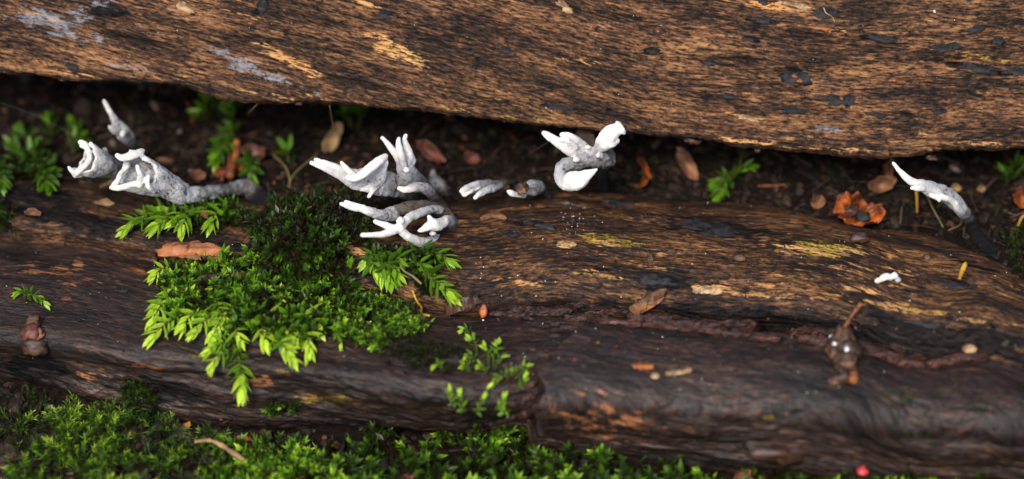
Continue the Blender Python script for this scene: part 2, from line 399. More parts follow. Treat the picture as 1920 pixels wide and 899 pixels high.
# --- front slab: wet rotten wood in front of the crack, a raised plate on its right half
ftop = curve([(-1500, 560), (-160, 625), (0, 645), (100, 655), (300, 690), (480, 708), (650, 735), (800, 752), (950, 765), (1010, 762), (1100, 760), (1300, 775), (1500, 790), (1750, 806), (1920, 815), (2080, 830), (3400, 980)])
fbot = curve([(-1500, 620), (-160, 690), (0, 712), (100, 730), (250, 772), (400, 800), (650, 812), (900, 815), (1000, 815), (1150, 842), (1400, 866), (1700, 884), (1920, 890), (2080, 905), (3400, 1080)])
platex = [(1000, 790), (1004, 745), (1008, 705), (1030, 672), (1070, 642), (1120, 624), (1180, 620), (1300, 628), (1420, 640), (1530, 655), (1600, 664), (1680, 684), (1740, 690), (1800, 672), (1860, 672), (1900, 690), (1950, 730), (2100, 770), (3400, 960)]
def plate(px, py):
    xs = np.array([p[0] for p in platex[2:]], float); ys = np.array([p[1] for p in platex[2:]], float)
    n = fbm(px / 45, py / 20, oct=3, seed=131) * 9
    a = py - np.interp(px, xs, ys) + n          # below the back rim
    b = px - (1012 + (705 - py) * .12) + n * 1.4 + 7 * np.sin(py / 7.)      # right of the broken end
    return sstep(-4, 9, np.minimum(a, b))
def slab_ctrl():
    px = PXS; c = crack(px); ft = ftop(px); fb = fbot(px)
    c0 = at_z(px, c + 7, np.full_like(px, -.72))
    def top(f, z): return at_z(px, c + 7 + (ft - c - 7) * f, np.full_like(px, z))
    def off(p, dy, z): q = p.copy(); q[:, 1] += dy; q[:, 2] = z; return q
    fr = at_z(px, ft, np.full_like(px, -1.0)); bo = at_z(px, fb, np.full_like(px, -2.55)); mid = at_z(px, ft + (fb - ft) * .5, np.full_like(px, -1.75))
    return np.stack([off(c0, .5, -3.4), off(c0, .25, -1.5), c0, top(.12, -.58), top(.4, -.50), top(.7, -.60), top(.88, -.75), fr, mid, bo, off(bo, 1.0, -3.6)], 1)
def slab_disp(s, t, px, py, G):
    d = .13 * fbm(s * .3, t * .8, oct=3, seed=163) + .035 * fbm(s * 1.2, t * 2.0, oct=4, seed=169) + .015 * fbm(s * 2.5, t * 8, oct=3, seed=171)
    d += .40 * plate(px, py)
    front = sstep(690, 760, py + (960 - px) * .055)
    d += front * (.16 * fbm(s * .35, t * 1.7, oct=5, seed=181, gain=.6) + .07 * fbm(s * 1.6, t * 3.6, oct=4, seed=183, gain=.6))
    d += blobs(px, py, [(310, 735, 110, 32, 8, -.45), (160, 735, 40, 60, 70, .14), (960, 740, 60, 40, 0, -.28), (880, 705, 110, 45, 4, -.16), (70, 690, 60, 30, 0, -.3), (560, 690, 160, 16, 5, .10), (350, 690, 120, 10, 6, .12)], 191, .25)
    # fibrous layers in the broken strip behind the plate
    strip = sstep(900, 1050, px) * (1 - plate(px, py))
    d += strip * (.13 * np.round(2.5 * fbm(s * .28, t * 1.6, oct=3, seed=195)) / 2.5 + .05 * fbm(s * 3, t * 9, oct=3, seed=197))
    return d
def slab_masks(s, t, px, py):
    tan = blobs(px, py, [(130, 515, 170, 36, 9, .66), (290, 510, 120, 24, 9, .66), (180, 705, 60, 18, 10, .8), (290, 690, 60, 7, 6, 1), (480, 715, 60, 16, 4, .95), (600, 750, 70, 14, 6, .8), (420, 770, 60, 12, 6, .6), (1160, 790, 170, 40, 4, .75), (1180, 760, 150, 26, 4, .55), (1450, 790, 260, 26, 4, .42), (560, 735, 200, 30, 5, .48), (200, 700, 110, 20, 10, .5),
                         (1300, 770, 120, 16, 4, .5), (1450, 730, 200, 14, 4, .35), (1100, 740, 90, 18, 6, .6), (1700, 800, 160, 18, 4, .35), (700, 700, 60, 10, 6, .4), (1400, 820, 160, 16, 4, .45), (1800, 840, 140, 16, 4, .35), (660, 470, 40, 12, 8, .9)], 201, .55)
    yel = blobs(px, py, [(370, 670, 40, 9, 4, .9), (610, 750, 70, 12, 4, 1), (560, 700, 120, 12, 4, .6), (1440, 785, 26, 14, 0, 1), (700, 680, 60, 12, 4, .4), (1650, 790, 110, 16, 4, .5), (30, 470, 80, 20, 6, .4), (180, 690, 50, 12, 4, .5), (1750, 740, 60, 14, 0, .4)], 203, .5)
    blue = blobs(px, py, [(450, 640, 300, 40, 8, .35), (1250, 700, 240, 30, 4, .3)], 207, .5)
    dark = blobs(px, py, [(320, 735, 120, 30, 8, .9), (60, 690, 80, 40, 0, .9), (150, 780, 100, 30, 10, .7), (900, 740, 160, 50, 4, .5), (700, 640, 200, 40, 8, .35), (1600, 700, 300, 30, 5, .25), (1100, 800, 60, 30, 0, .3), (1450, 640, 160, 14, 6, .6),
                          (600, 640, 200, 26, 8, .35), (200, 600, 200, 30, 8, .3), (800, 580, 90, 20, 8, .6)], 211, .45)
    return dict(m_tan=tan, m_yel=yel, m_blue=blue, m_dark=dark)
slab = make_log('rotten_log', slab_ctrl(), [4, 10, 12, 30, 40, 36, 24, 34, 34, 8, 5], 14, slab_disp, slab_masks, M['slab'])
tag(slab, 'dark wet rotten log with a raised broken plate, mossy along its front', 'log')

# ------------------------------------------------------------------ ground
def soil_mat():
    t = NT('dark_forest_soil')
    g = t.n('TexCoord').outputs['Object']
    a = t.noise(g, 420, 5, .65); b = t.noise(g, 1500, 3, .6); c = t.noise(g, 90, 3, .5)
    f = t.math('ADD', t.math('MULTIPLY', a, .6), t.math('MULTIPLY', b, .4))
    col = t.ramp(f, [(.3, (.002, .0015, .0013)), (.5, (.006, .0035, .0026)), (.68, (.022, .011, .007)), (.8, (.06, .028, .014))])
    col = t.mix(t.mapr(c, .55, .75), col, (.012, .014, .006))
    nrm = t.bump(f, .0012, 1.0)
    return t.done(t.bsdf(col, .85, nrm, spec=.12))
M['soil'] = soil_mat()
def ground_z(X, Y):
    bk = -.30 + .28 * fbm(X * .45, Y * .5, oct=4, seed=301) + .10 * fbm(X * 1.7, Y * 1.7, oct=4, seed=305) + .05 * (Y - 3)
    fr = -2.75 + .35 * fbm(X * .3, Y * .3, oct=4, seed=311) + .10 * fbm(X * 1.9, Y * 1.9, oct=3, seed=315)
    k = sstep(-3.6, .9, Y + X * .18)
    return fr + (bk - fr) * k + .9 * sstep(0, 6, X - 4) * 0
gx = np.concatenate([[-400, -200, -100, -60, -40, -30, -24], np.linspace(-20, 20, 330), [24, 30, 40, 60, 100, 200, 400]])
gy = np.concatenate([[-400, -200, -100, -60, -40, -30, -22, -16, -12], np.linspace(-9, 14, 230), [17, 22, 30, 45, 70, 120, 220, 400]])
GX, GY = np.meshgrid(gx, gy, indexing='ij')
GZ = ground_z(GX, GY)
i, j = np.meshgrid(np.arange(len(gx) - 1), np.arange(len(gy) - 1), indexing='ij')
n_ = len(gy)
ground = obj('ground', new_mesh('ground', np.stack([GX, GY, GZ], -1).reshape(-1, 3), np.stack([i * n_ + j, (i + 1) * n_ + j, (i + 1) * n_ + j + 1, i * n_ + j + 1], -1).reshape(-1, 4), M['soil']))
tag(ground, 'dark crumbly forest soil between and in front of the logs', None, kind='structure')

# ------------------------------------------------------------------ hits on the surfaces
bpy.context.view_layer.update()
_dg = bpy.context.evaluated_depsgraph_get()
TREES = {o.name: BVHTree.FromObject(o, _dg) for o in (upper, lower, slab, ground)}
CAMV = Vector(CAM * U)
def hit(px, py, only=None):
    """first surface seen at a pixel: point (cm), normal, name"""
    d = Vector(ray(px, py)).normalized(); best = None
    for k, tr in TREES.items():
        if only and k not in only: continue
        r = tr.ray_cast(CAMV, d)
        if r[0] is not None and (best is None or r[3] < best[3]): best = (r[0], r[1], k, r[3])
    if best is None: return None
    n = np.array(best[1])
    if n @ np.array(d) > 0: n = -n
    return np.array(best[0]) / U, n, best[2]
def depth(P): return float((np.asarray(P) - CAM) @ DV - DIST)

# ------------------------------------------------------------------ candlesnuff fungi
def fungus_mat():
    t = NT('powdery_fungus')
    tone = t.attr('tone'); br = t.attr('brown')
    g = t.n('TexCoord').outputs['Object']
    a = t.noise(g, 620, 6, .72); b = t.noise(g, 2600, 3, .6); c = t.noise(g, 260, 3, .5)
    tt = t.math('ADD', tone, t.math('MULTIPLY', t.math('SUBTRACT', c, .5), .40))
    tt = t.math('ADD', tt, t.math('MULTIPLY', t.math('SUBTRACT', a, .5), .55))
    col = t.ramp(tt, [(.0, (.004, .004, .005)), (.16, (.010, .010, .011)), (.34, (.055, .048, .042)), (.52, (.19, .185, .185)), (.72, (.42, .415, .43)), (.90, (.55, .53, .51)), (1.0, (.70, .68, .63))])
    brn = t.ramp(t.math('ADD', tt, t.math('MULTIPLY', t.math('SUBTRACT', b, .5), .5)), [(.1, (.012, .009, .006)), (.45, (.085, .06, .04)), (.8, (.28, .23, .18))])
    col = t.mix(br, col, brn)
    # dark flecks where the powder is thin
    fl = t.mapr(t.math('ADD', t.math('MULTIPLY', a, .8), t.math('MULTIPLY', b, .2)), .395, .445, .95, 0.0)
    fl = t.math('MULTIPLY', fl, t.mapr(tone, .74, .93, .9, 0.0))
    col = t.mix(fl, col, (.03, .028, .027))
    nrm = t.bump(t.math('ADD', a, t.math('MULTIPLY', b, .5)), .0009, t.mapr(tone, .8, 1., 1., .35))
    sh = t.bsdf(col, .8, nrm, spec=.2, **{'Subsurface Weight': t.mapr(tone, .6, 1., 0., .12), 'Subsurface Scale': .0012, 'Subsurface Radius': (1, .8, .7)})
    return t.done(sh)
M['fungus'] = fungus_mat()

def cr(P, n=6):
    P = np.asarray(P, float)
    Q = np.vstack([2 * P[0] - P[1], P, 2 * P[-1] - P[-2]]); out = []
    for k in range(1, len(Q) - 2):
        for t in np.arange(n) / n:
            p0, p1, p2, p3 = Q[k - 1], Q[k], Q[k + 1], Q[k + 2]
            out.append(.5 * (2 * p1 + (p2 - p0) * t + (2 * p0 - 5 * p1 + 4 * p2 - p3) * t * t + (3 * p1 - p0 - 3 * p2 + p3) * t ** 3))
    out.append(P[-1]); return np.array(out)

class Fungus:
    def __init__(s): s.V = []; s.F3 = []; s.F4 = []; s.n = 0; s.S = []; s.parts = []
    def _add(s, V, q=None, t=None):
        if q is not None: s.F4.append(np.asarray(q) + s.n)
        if t is not None: s.F3.append(np.asarray(t) + s.n)
        s.V.append(V); s.n += len(V)
    def part(s, name):
        s.parts.append(name); return len(s.parts) - 1
    def tube(s, part, pts, flat=.8, brown=0.0, ns=12, sub=6, blunt=1.0):
        """pts: (px, py, w cm, radius px, tone)"""
        k = s.part(part) if isinstance(part, str) else part
        pts = [list(p) for p in pts]
        for q_ in pts:                      # nothing of a fungus dives under the surface before its foot
            hh = hit(q_[0], q_[1])
            if hh is not None and q_[2] > .2: q_[2] = min(q_[2], depth(hh[0]) - (.2 if q_[3] < 6 else .45) * q_[3] / PPC)
        if pts[-1][4] < .3:
            hh = hit(pts[-1][0], pts[-1][1]); pts[-1][2] = depth(hh[0]) + .12
        Q = cr(pts, sub); Q[:, 3] = np.maximum(Q[:, 3], 1.0)
        C = at_w(Q[:, 0], Q[:, 1], Q[:, 2]); R = (Q[:, 3] * 1.04 + .5) / PPC * (1 + Q[:, 2] / DIST)
        T = np.gradient(C, axis=0); T /= np.linalg.norm(T, axis=1, keepdims=True)
        # rounded ends
        def capr(i, sg):
            return [(C[i] + sg * T[i] * R[i] * a * blunt, R[i] * b, T[i]) for a, b in ((.45, .86), (.8, .55), (.97, .18))]
        rings = [x for x in capr(0, -1)[::-1]] + list(zip(C, R, T)) + capr(-1, 1)
        ph = np.linspace(0, 2 * np.pi, ns, endpoint=False); V = []
        for c, r, tg in rings:
            A = np.cross(tg, DV); ln = np.linalg.norm(A)
            A = A / ln if ln > .15 else RT
            B = np.cross(tg, A); B /= np.linalg.norm(B)
            V.append(c + r * (np.cos(ph)[:, None] * A + flat * np.sin(ph)[:, None] * B))
        m = len(V); V = np.vstack(V + [rings[0][0][None], rings[-1][0][None]])
        i, j = np.meshgrid(np.arange(m - 1), np.arange(ns), indexing='ij'); j2 = (j + 1) % ns
        q = np.stack([i * ns + j, i * ns + j2, (i + 1) * ns + j2, (i + 1) * ns + j], -1).reshape(-1, 4)
        jj = np.arange(ns); b = (m - 1) * ns
        t = np.vstack([np.stack([(jj + 1) % ns, jj, np.full(ns, m * ns)], 1), np.stack([b + jj, b + (jj + 1) % ns, np.full(ns, m * ns + 1)], 1)])
        s._add(V, q, t)
        for c, r, tn in zip(C, R, Q[:, 4]): s.S.append((c, tn, brown, k))
        return k
    def funnel(s, part, axis, rim, thick, tone, brown=0.0, nphi=40):
        """axis: (px, py, w, r_along_up px, r_depth cm) rings from stem to mouth; rim(phi) moves the last rings along the axis (px)"""
        k = s.part(part) if isinstance(part, str) else part
        Q = cr(axis, 5); m = len(Q)
        C = at_w(Q[:, 0], Q[:, 1], Q[:, 2])
        T = np.gradient(C, axis=0); T /= np.linalg.norm(T, axis=1, keepdims=True)
        ph = np.linspace(0, 2 * np.pi, nphi, endpoint=False)
        G = np.zeros((m, nphi, 3))
        for a in range(m):
            A = np.cross(T[a], DV); A /= np.linalg.norm(A)
            if A @ UP < 0: A = -A
            B = np.cross(A, T[a]); B /= np.linalg.norm(B)
            if B @ DV > 0: B = -B           # B towards the camera
            f = (a / (m - 1)) ** 1.5
            mv = np.array([rim(p) for p in ph]) / PPC * f
            wv = 1 + .06 * np.sin(3 * ph + a * .4) + .05 * np.sin(7 * ph) * f
            G[a] = C[a] + T[a] * mv[:, None] + (Q[a, 3] / PPC * np.cos(ph) * wv)[:, None] * A + (Q[a, 4] * np.sin(ph) * wv)[:, None] * B
        cen = C[:, None, :]
        D = G - cen; L = np.linalg.norm(D, axis=2, keepdims=True); inn = np.minimum(thick / np.maximum(L, 1e-6), .8)
        Gi = G - D * inn
        Gi[0] = G[0] - D[0] * .8
        V = np.vstack([G.reshape(-1, 3), Gi.reshape(-1, 3)])
        o = m * nphi
        i, j = np.meshgrid(np.arange(m - 1), np.arange(nphi), indexing='ij'); j2 = (j + 1) % nphi
        q1 = np.stack([i * nphi + j, i * nphi + j2, (i + 1) * nphi + j2, (i + 1) * nphi + j], -1).reshape(-1, 4)
        q2 = q1[:, ::-1] + o
        jj = np.arange(nphi); jn = (jj + 1) % nphi; b = (m - 1) * nphi
        q3 = np.stack([b + jj, b + jn, o + b + jn, o + b + jj], 1); q4 = np.stack([jn, jj, o + jj, o + jn], 1)
        s._add(V, np.vstack([q1, q2, q3, q4]))
        for a in range(m):
            f = a / (m - 1)
            for b_ in range(0, nphi, 2):
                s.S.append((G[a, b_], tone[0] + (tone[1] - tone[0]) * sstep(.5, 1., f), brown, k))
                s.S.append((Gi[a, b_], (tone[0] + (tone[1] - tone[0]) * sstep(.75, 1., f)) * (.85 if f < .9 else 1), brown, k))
        return k, G
    def ball(s, part, px, py, w, r, tone, brown=0.0, flat=1.0):
        return s.tube(part, [(px - r * .3, py, w, r * .8, tone), (px, py - r * .1, w, r, tone), (px + r * .3, py, w, r * .8, tone)], flat, brown)
    def build(s, name, base, label, group='candlesnuff fungi along the crevice', voxel=.022, smooth=4, seed=1, rough=1.0, split=True):
        V = np.vstack(s.V); F = []
        tmp = bpy.data.meshes.new('tmp')
        fl = [tuple(int(x) for x in f) for a in s.F4 for f in a] + [tuple(int(x) for x in f) for a in s.F3 for f in a]
        org = np.asarray(base, float)
        tmp.from_pydata([tuple(v) for v in (V - org)], [], fl); tmp.update()
        to = bpy.data.objects.new('tmp', tmp); COL.objects.link(to)
        r = to.modifiers.new('r', 'REMESH'); r.mode = 'VOXEL'; r.voxel_size = voxel
        sm = to.modifiers.new('s', 'SMOOTH'); sm.iterations = smooth; sm.factor = .5
        dg = bpy.context.evaluated_depsgraph_get()
        me = bpy.data.meshes.new_from_object(to.evaluated_get(dg))
        n = len(me.vertices)
        co = np.zeros(n * 3); me.vertices.foreach_get('co', co); co = co.reshape(-1, 3)
        no = np.zeros(n * 3); me.vertices.foreach_get('normal', no); no = no.reshape(-1, 3)
        nq = len(me.polygons); lv = np.zeros(len(me.loops), np.int32); me.loops.foreach_get('vertex_index', lv)
        lt = np.zeros(nq, np.int32); me.polygons.foreach_get('loop_total', lt)
        F = lv.reshape(-1, 4) if (lt == 4).all() else None
        bpy.data.objects.remove(to); bpy.data.meshes.remove(tmp)
        kd = kdtree.KDTree(len(s.S))
        for i, x in enumerate(s.S): kd.insert(x[0] - org, i)
        kd.balance()
        tone = np.zeros(n); brown = np.zeros(n); pid = np.zeros(n, np.int32)
        ST = np.array([x[1] for x in s.S], float); SB = np.array([x[2] for x in s.S], float); SP = np.array([x[3] for x in s.S])
        for i in range(n):
            r_ = kd.find_n(co[i], 4)
            idx = [x[1] for x in r_]; wt = np.array([1 / (x[2] + .02) ** 2 for x in r_]); wt /= wt.sum()
            tone[i] = ST[idx] @ wt; brown[i] = SB[idx] @ wt; pid[i] = SP[idx[0]]
        thin = 1 - .45 * sstep(.75, 1, tone)
        d = rough * thin * (.030 * fbm(co[:, 0] * 7, co[:, 1] * 7, co[:, 2] * 7, 3, seed) + .010 * fbm(co[:, 0] * 24, co[:, 1] * 24, co[:, 2] * 24, 2, seed + 5))
        co = co + no * d[:, None]
        bpy.data.meshes.remove(me)
        root = empty(name, org)
        tag(root, label, 'fungus', group)
        fp = pid[F[:, 0]]
        made = []
        for k, pn in enumerate(s.parts):
            f = F[fp == k]
            if not len(f): continue
            u, inv = np.unique(f, return_inverse=True)
            made.append(obj(pn, new_mesh(pn, co[u], inv.reshape(f.shape), M['fungus'], dict(tone=tone[u], brown=brown[u])), root))
        main = [o for o in made if o.name.split('.')[0] in ('funnel', 'body', 'fan')] or made[:1]
        for o in made:                       # rims, teeth and bumps sit on the main body
            if o.name.split('.')[0] in ('rim', 'horn', 'bump', 'lobe', 'star_lobe', 'lip') and o is not main[0]: o.parent = main[0]
        return root

def base_of(px, py, w): return at_w(px, py, w)
NAME = 'candlesnuff_fungus'
# slender horn behind, far left
f = Fungus()
f.tube('horn', [(195, 190, 1.0, 3.2, .93), (201, 200, 1.05, 4.2, .90), (209, 215, 1.1, 5.4, .84), (218, 230, 1.2, 8, .74), (228, 245, 1.3, 13.5, .62), (240, 260, 1.5, 13, .54), (250, 274, 1.9, 8.5, .36), (262, 292, 2.4, 6, .18), (280, 330, 3.0, 5, .05)], .6)
f.tube('lobe', [(206, 238, 1.0, 4.2, .92), (213, 243, 1.1, 7, .74), (226, 248, 1.25, 8, .66)], .7)
f.tube('lobe', [(229, 253, .95, 4.2, 1.), (232, 249, 1.05, 5.5, .92), (236, 248, 1.25, 6, .7)], .9)
f.build(NAME, base_of(270, 330, 2.6), 'slender pale grey horn-shaped fungus standing alone behind the ragged-mouthed pair', seed=3)
# ragged funnel
f = Fungus()
def rim2(p):
    c = math.cos(p)
    return 12 * abs(c) ** 1.6 - 4 + (10 if c < -.8 else 0) * .9 + 2.0 * math.sin(9 * p) + 1.4 * math.sin(17 * p + 1)
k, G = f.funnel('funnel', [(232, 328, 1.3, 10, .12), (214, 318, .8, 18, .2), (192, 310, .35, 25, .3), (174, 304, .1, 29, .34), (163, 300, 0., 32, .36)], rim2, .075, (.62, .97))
f.tube('rim', [(150, 267, .05, 4.4, 1.), (160, 271, -.05, 5, 1.), (165, 281, -.22, 5, .97), (168, 295, -.33, 5.2, .97), (163, 307, -.34, 5.2, .97), (155, 315, -.3, 5, .98), (144, 324, -.2, 5.6, 1.), (140, 329, -.1, 5, 1.)], .8)
f.tube('rim', [(152, 274, -.1, 3.4, 1.), (160, 277, -.12, 4, 1.), (166, 284, -.2, 4, .97)], .8)
f.tube('horn', [(129, 314, -.1, 2.6, 1.), (134, 320, -.12, 4, 1.), (142, 327, -.12, 5.4, 1.), (152, 328, 0, 5, .97)], .9)
f.tube('lobe', [(196, 281, .35, 4, .74), (196, 288, .35, 7, .64), (198, 298, .4, 8, .6)], .8)
f.tube('stalk', [(214, 318, .8, 17, .52), (226, 326, 1.3, 13, .36), (246, 338, 1.9, 9, .14), (270, 352, 2.5, 8, .05)], .8)
f.build(NAME, base_of(262, 350, 2.4), 'short grey funnel fungus with a ragged white C-shaped mouth', seed=5)
# large toothed one on a long dark stalk
f = Fungus()
def rim3(p):
    c, q = math.cos(p), math.sin(p)
    v = 6 * math.sin(5 * p + .6) * .5 + 2 * math.sin(13 * p)
    if q > 0: v -= 62 * q ** 1.2          # the side towards the camera is torn away
    else: v += 5 * abs(q)
    if c < 0: v += 12 * abs(c)
    return v
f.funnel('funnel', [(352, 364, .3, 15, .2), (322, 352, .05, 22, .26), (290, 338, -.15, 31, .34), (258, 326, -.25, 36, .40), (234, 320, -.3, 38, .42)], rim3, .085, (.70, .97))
f.tube('rim', [(219, 291, -.35, 4.5, 1.), (229, 296, -.45, 6, .98), (244, 293, -.5, 7, .97), (258, 288, -.45, 6.5, .98), (268, 284, -.3, 5, 1.)], .7)
f.tube('rim', [(236, 296, -.3, 5, .95), (238, 308, -.2, 6, .9), (233, 318, -.2, 5, .95), (226, 327, -.3, 5, .97), (222, 338, -.45, 5, .98), (212, 350, -.55, 5, 1.)], .8)
f.tube('rim', [(210, 352, -.6, 4.6, 1.), (226, 352, -.7, 5.6, .98), (246, 347, -.75, 6, .97), (262, 345, -.75, 6.5, .97), (278, 350, -.6, 6, .9), (292, 356, -.5, 7, .74)], .8)
f.tube('horn', [(257, 312, -1.05, 2.6, 1.), (260, 320, -1.0, 4.2, 1.), (264, 332, -.92, 6, .98), (262, 346, -.8, 7.5, .96)], .9)
f.tube('horn', [(278, 331, -.85, 4, 1.), (276, 341, -.9, 4.4, 1.), (279, 352, -.85, 4.6, .96), (288, 359, -.7, 5, .8)], .9)
f.tube('body', [(288, 334, -.2, 22, .72), (306, 346, -.15, 22, .70), (326, 358, -.1, 20, .72), (342, 366, .1, 17, .72), (360, 365, .3, 15, .55), (382, 363, .5, 13.5, .50)], .8)
f.tube('stalk', [(376, 364, .45, 14, .52), (400, 360, .7, 12, .50), (424, 357, 1.0, 11.5, .42), (446, 352, 1.3, 13, .50), (462, 352, 1.5, 15, .48), (476, 362, 1.7, 17, .30), (492, 374, 1.9, 18, .04), (516, 386, 2.2, 17, .0)], .9)
f.build(NAME, base_of(500, 384, 2.1), 'largest fungus, gaping toothed mouth on a long grey stalk blackened at its foot', seed=7, rough=1.3)
# fan with finger tips, trident and finger: one tuft
f = Fungus()
f.tube('fan', [(612, 314, -.6, 7, .92), (640, 325, -.65, 13, .84), (668, 336, -.6, 19, .80), (696, 338, -.45, 24, .70), (722, 344, -.2, 24, .62), (745, 352, .1, 19, .52), (766, 364, .5, 13, .34), (792, 384, 1.1, 11, .24), (820, 402, 1.6, 11, .1)], .45)
f.tube('branch', [(584, 306, -.5, 3.6, 1.), (598, 311, -.55, 5, .98), (616, 318, -.6, 7, .93), (640, 328, -.62, 9, .85)], .8)
f.tube('branch', [(592, 300, -.6, 3.4, 1.), (606, 305, -.62, 4.6, .99), (624, 312, -.65, 6.5, .95), (648, 322, -.65, 8, .88)], .8)
f.tube('branch', [(640, 305, -.95, 3.2, 1.), (646, 313, -.95, 4.4, 1.), (655, 322, -.9, 5.5, .99), (664, 330, -.85, 7, .97)], .9)
f.tube('lip', [(653, 334, -1.0, 5.5, 1.), (668, 334, -1.05, 6.5, .99), (684, 324, -1.05, 8, .99), (698, 312, -1.0, 8.5, .99), (712, 301, -.9, 8, .99), (723, 293, -.75, 5.5, 1.)], .6)
f.tube('lip', [(714, 298, -.8, 7, .98), (722, 304, -.7, 6.5, .95), (716, 320, -.6, 9, .82), (712, 336, -.45, 12, .68)], .5)
f.tube('branch', [(691, 369, -.65, 3, 1.), (696, 362, -.62, 3.6, 1.), (702, 355, -.55, 4, .85), (710, 346, -.4, 5, .7)], .9)
f.tube('trident', [(752, 292, -.35, 9, .95), (757, 306, -.3, 13, .84), (763, 322, -.1, 17, .68), (772, 336, .15, 19, .60), (786, 346, .5, 16, .50), (800, 356, .9, 12, .32), (814, 378, 1.3, 10, .2), (828, 400, 1.6, 10, .1)], .7)
f.tube('branch', [(717, 259, -.55, 3.4, 1.), (724, 267, -.5, 4.6, 1.), (734, 279, -.45, 6, .99), (745, 293, -.4, 8, .93), (752, 306, -.3, 9, .84)], .9)
f.tube('branch', [(748, 260, -.6, 3.2, 1.), (747, 270, -.62, 5, 1.), (751, 286, -.6, 6.5, .97), (755, 302, -.5, 7, .85), (758, 316, -.4, 7, .72)], .9)
f.tube('branch', [(761, 254, -.35, 3.2, 1.), (759, 263, -.35, 4.4, 1.), (762, 275, -.35, 6.5, .97), (767, 290, -.3, 8, .88), (770, 304, -.2, 9, .74)], .8)
f.ball('bump', 762, 319, -.62, 5, .97)
f.tube('branch', [(748, 353, -.45, 4, 1.), (760, 356, -.45, 6, .95), (776, 352, -.35, 7.5, .82), (794, 352, -.1, 9, .68), (808, 362, .3, 10, .46), (822, 380, .8, 10, .28), (836, 396, 1.3, 11, .18)], .85, .15)
f.build(NAME, base_of(828, 402, 1.6), 'upright tuft with a white-lipped fan, a three-pronged trident and a stubby finger', seed=9)
# lower antler tuft
f = Fungus()
b_ = f.tube('branch', [(640, 383, -.9, 4, 1.), (656, 388, -.88, 5.6, .99), (676, 392, -.8, 6.5, .98), (698, 399, -.7, 8, .84), (718, 403, -.5, 10, .72), (738, 401, -.3, 13, .66)], .9)
f.tube('branch', [(648, 378, -.85, 2.6, 1.), (662, 383, -.85, 3.4, 1.), (682, 389, -.8, 4.5, .98)], .9)
f.tube('body', [(744, 396, -.2, 12, .48), (764, 390, -.05, 11, .50), (786, 386, .15, 9, .46), (808, 388, .3, 10, .44), (830, 397, .4, 11, .42), (845, 412, .35, 11, .42), (852, 430, .2, 11, .40), (856, 446, .1, 10, .55)], .8, .85)
f.tube('branch', [(680, 441, -1.25, 4, 1.), (698, 441, -1.2, 5.2, .99), (720, 439, -1.1, 6.2, .99), (738, 433, -1.0, 7.5, .97), (752, 424, -.9, 8, .94)], .9)
f.tube('branch', [(704, 416, -1.0, 4, 1.), (718, 421, -1.0, 5.6, .99), (736, 427, -.98, 6.6, .98), (750, 430, -.95, 7.5, .95)], .9)
f.tube('branch', [(748, 428, -.92, 8, .95), (758, 418, -.8, 8, .92), (772, 406, -.6, 8, .88), (790, 398, -.35, 7.5, .82), (808, 393, -.1, 7, .74), (826, 395, .15, 7, .55)], .9)
f.ball('bump', 751, 415, -1.0, 7, .97)
f.tube('branch', [(752, 434, -.9, 7.5, .97), (764, 443, -.8, 8, .94), (782, 453, -.65, 9, .86), (802, 456, -.45, 10, .78), (824, 450, -.2, 11, .74), (844, 450, 0, 11, .74), (856, 454, .1, 8, .8)], .8)
f.tube('star_lobe', [(804, 406, -.95, 3.4, 1.), (808, 413, -.92, 6, .99), (816, 421, -.85, 10, .99), (828, 418, -.6, 9, .95), (838, 414, -.3, 9, .85), (846, 414, 0, 8, .6)], .8)
f.tube('star_lobe', [(786, 433, -1.0, 3.2, 1.), (794, 430, -.98, 5, 1.), (806, 424, -.9, 8.5, .99), (818, 424, -.82, 9, .97)], .8)
f.tube('star_lobe', [(822, 424, -.75, 9, .97), (832, 418, -.6, 8, .92), (834, 412, -.55, 6, .9)], .8)
f.ball('bump', 811, 438, -.7, 5.5, .95)
f.tube('stalk', [(850, 440, .2, 11, .45), (846, 425, .5, 11, .3), (838, 412, 1.0, 11, .15), (832, 404, 1.6, 11, .1)], .9, .5)
f.build(NAME, base_of(832, 406, 1.5), 'sprawling antler-like tuft with white tips and brown back above the mossy hollow', seed=11, rough=1.1)
# small blurred lump behind
f = Fungus()
f.tube('body', [(812, 322, 2.0, 4, .6), (812, 332, 2.0, 8, .6), (818, 344, 2.0, 13, .56), (826, 352, 2.1, 12, .5), (834, 366, 2.4, 9, .2)], .9)
f.tube('branch', [(806, 348, 1.8, 5, .62), (814, 346, 1.9, 8, .6), (824, 348, 2.0, 9, .55)], .9)
f.build(NAME, base_of(836, 370, 2.5), 'small knobbly bluish grey fungus half hidden behind the trident', seed=13)
# two-fingered
f = Fungus()
f.tube('branch', [(868, 361, .1, 5.5, .9), (880, 355, .15, 9, .70), (896, 349, .25, 9.5, .60), (914, 346, .4, 8, .56), (936, 345, .7, 6, .42), (958, 342, 1.1, 4.5, .26), (975, 346, 1.5, 4, .1), (990, 360, 1.9, 4, .04)], .55)
f.tube('branch', [(891, 371, -.1, 3.6, .96), (900, 364, -.05, 5.6, .86), (914, 357, .1, 6.6, .74), (930, 352, .35, 5.6, .66), (946, 346, .8, 4.4, .45), (960, 342, 1.1, 4, .26)], .85)
f.tube('rim', [(868, 366, .02, 3, .95), (872, 366, .0, 3.2, .95), (886, 358, .02, 3.2, .86), (900, 352, .1, 3, .8)], .8)
f.tube('rim', [(864, 359, .05, 3, .95), (874, 350, .1, 3, .85), (890, 344, .2, 3, .8)], .8)
f.build(NAME, base_of(982, 352, 1.7), 'small grey two-fingered fungus lying level above the bare wood', seed=15)
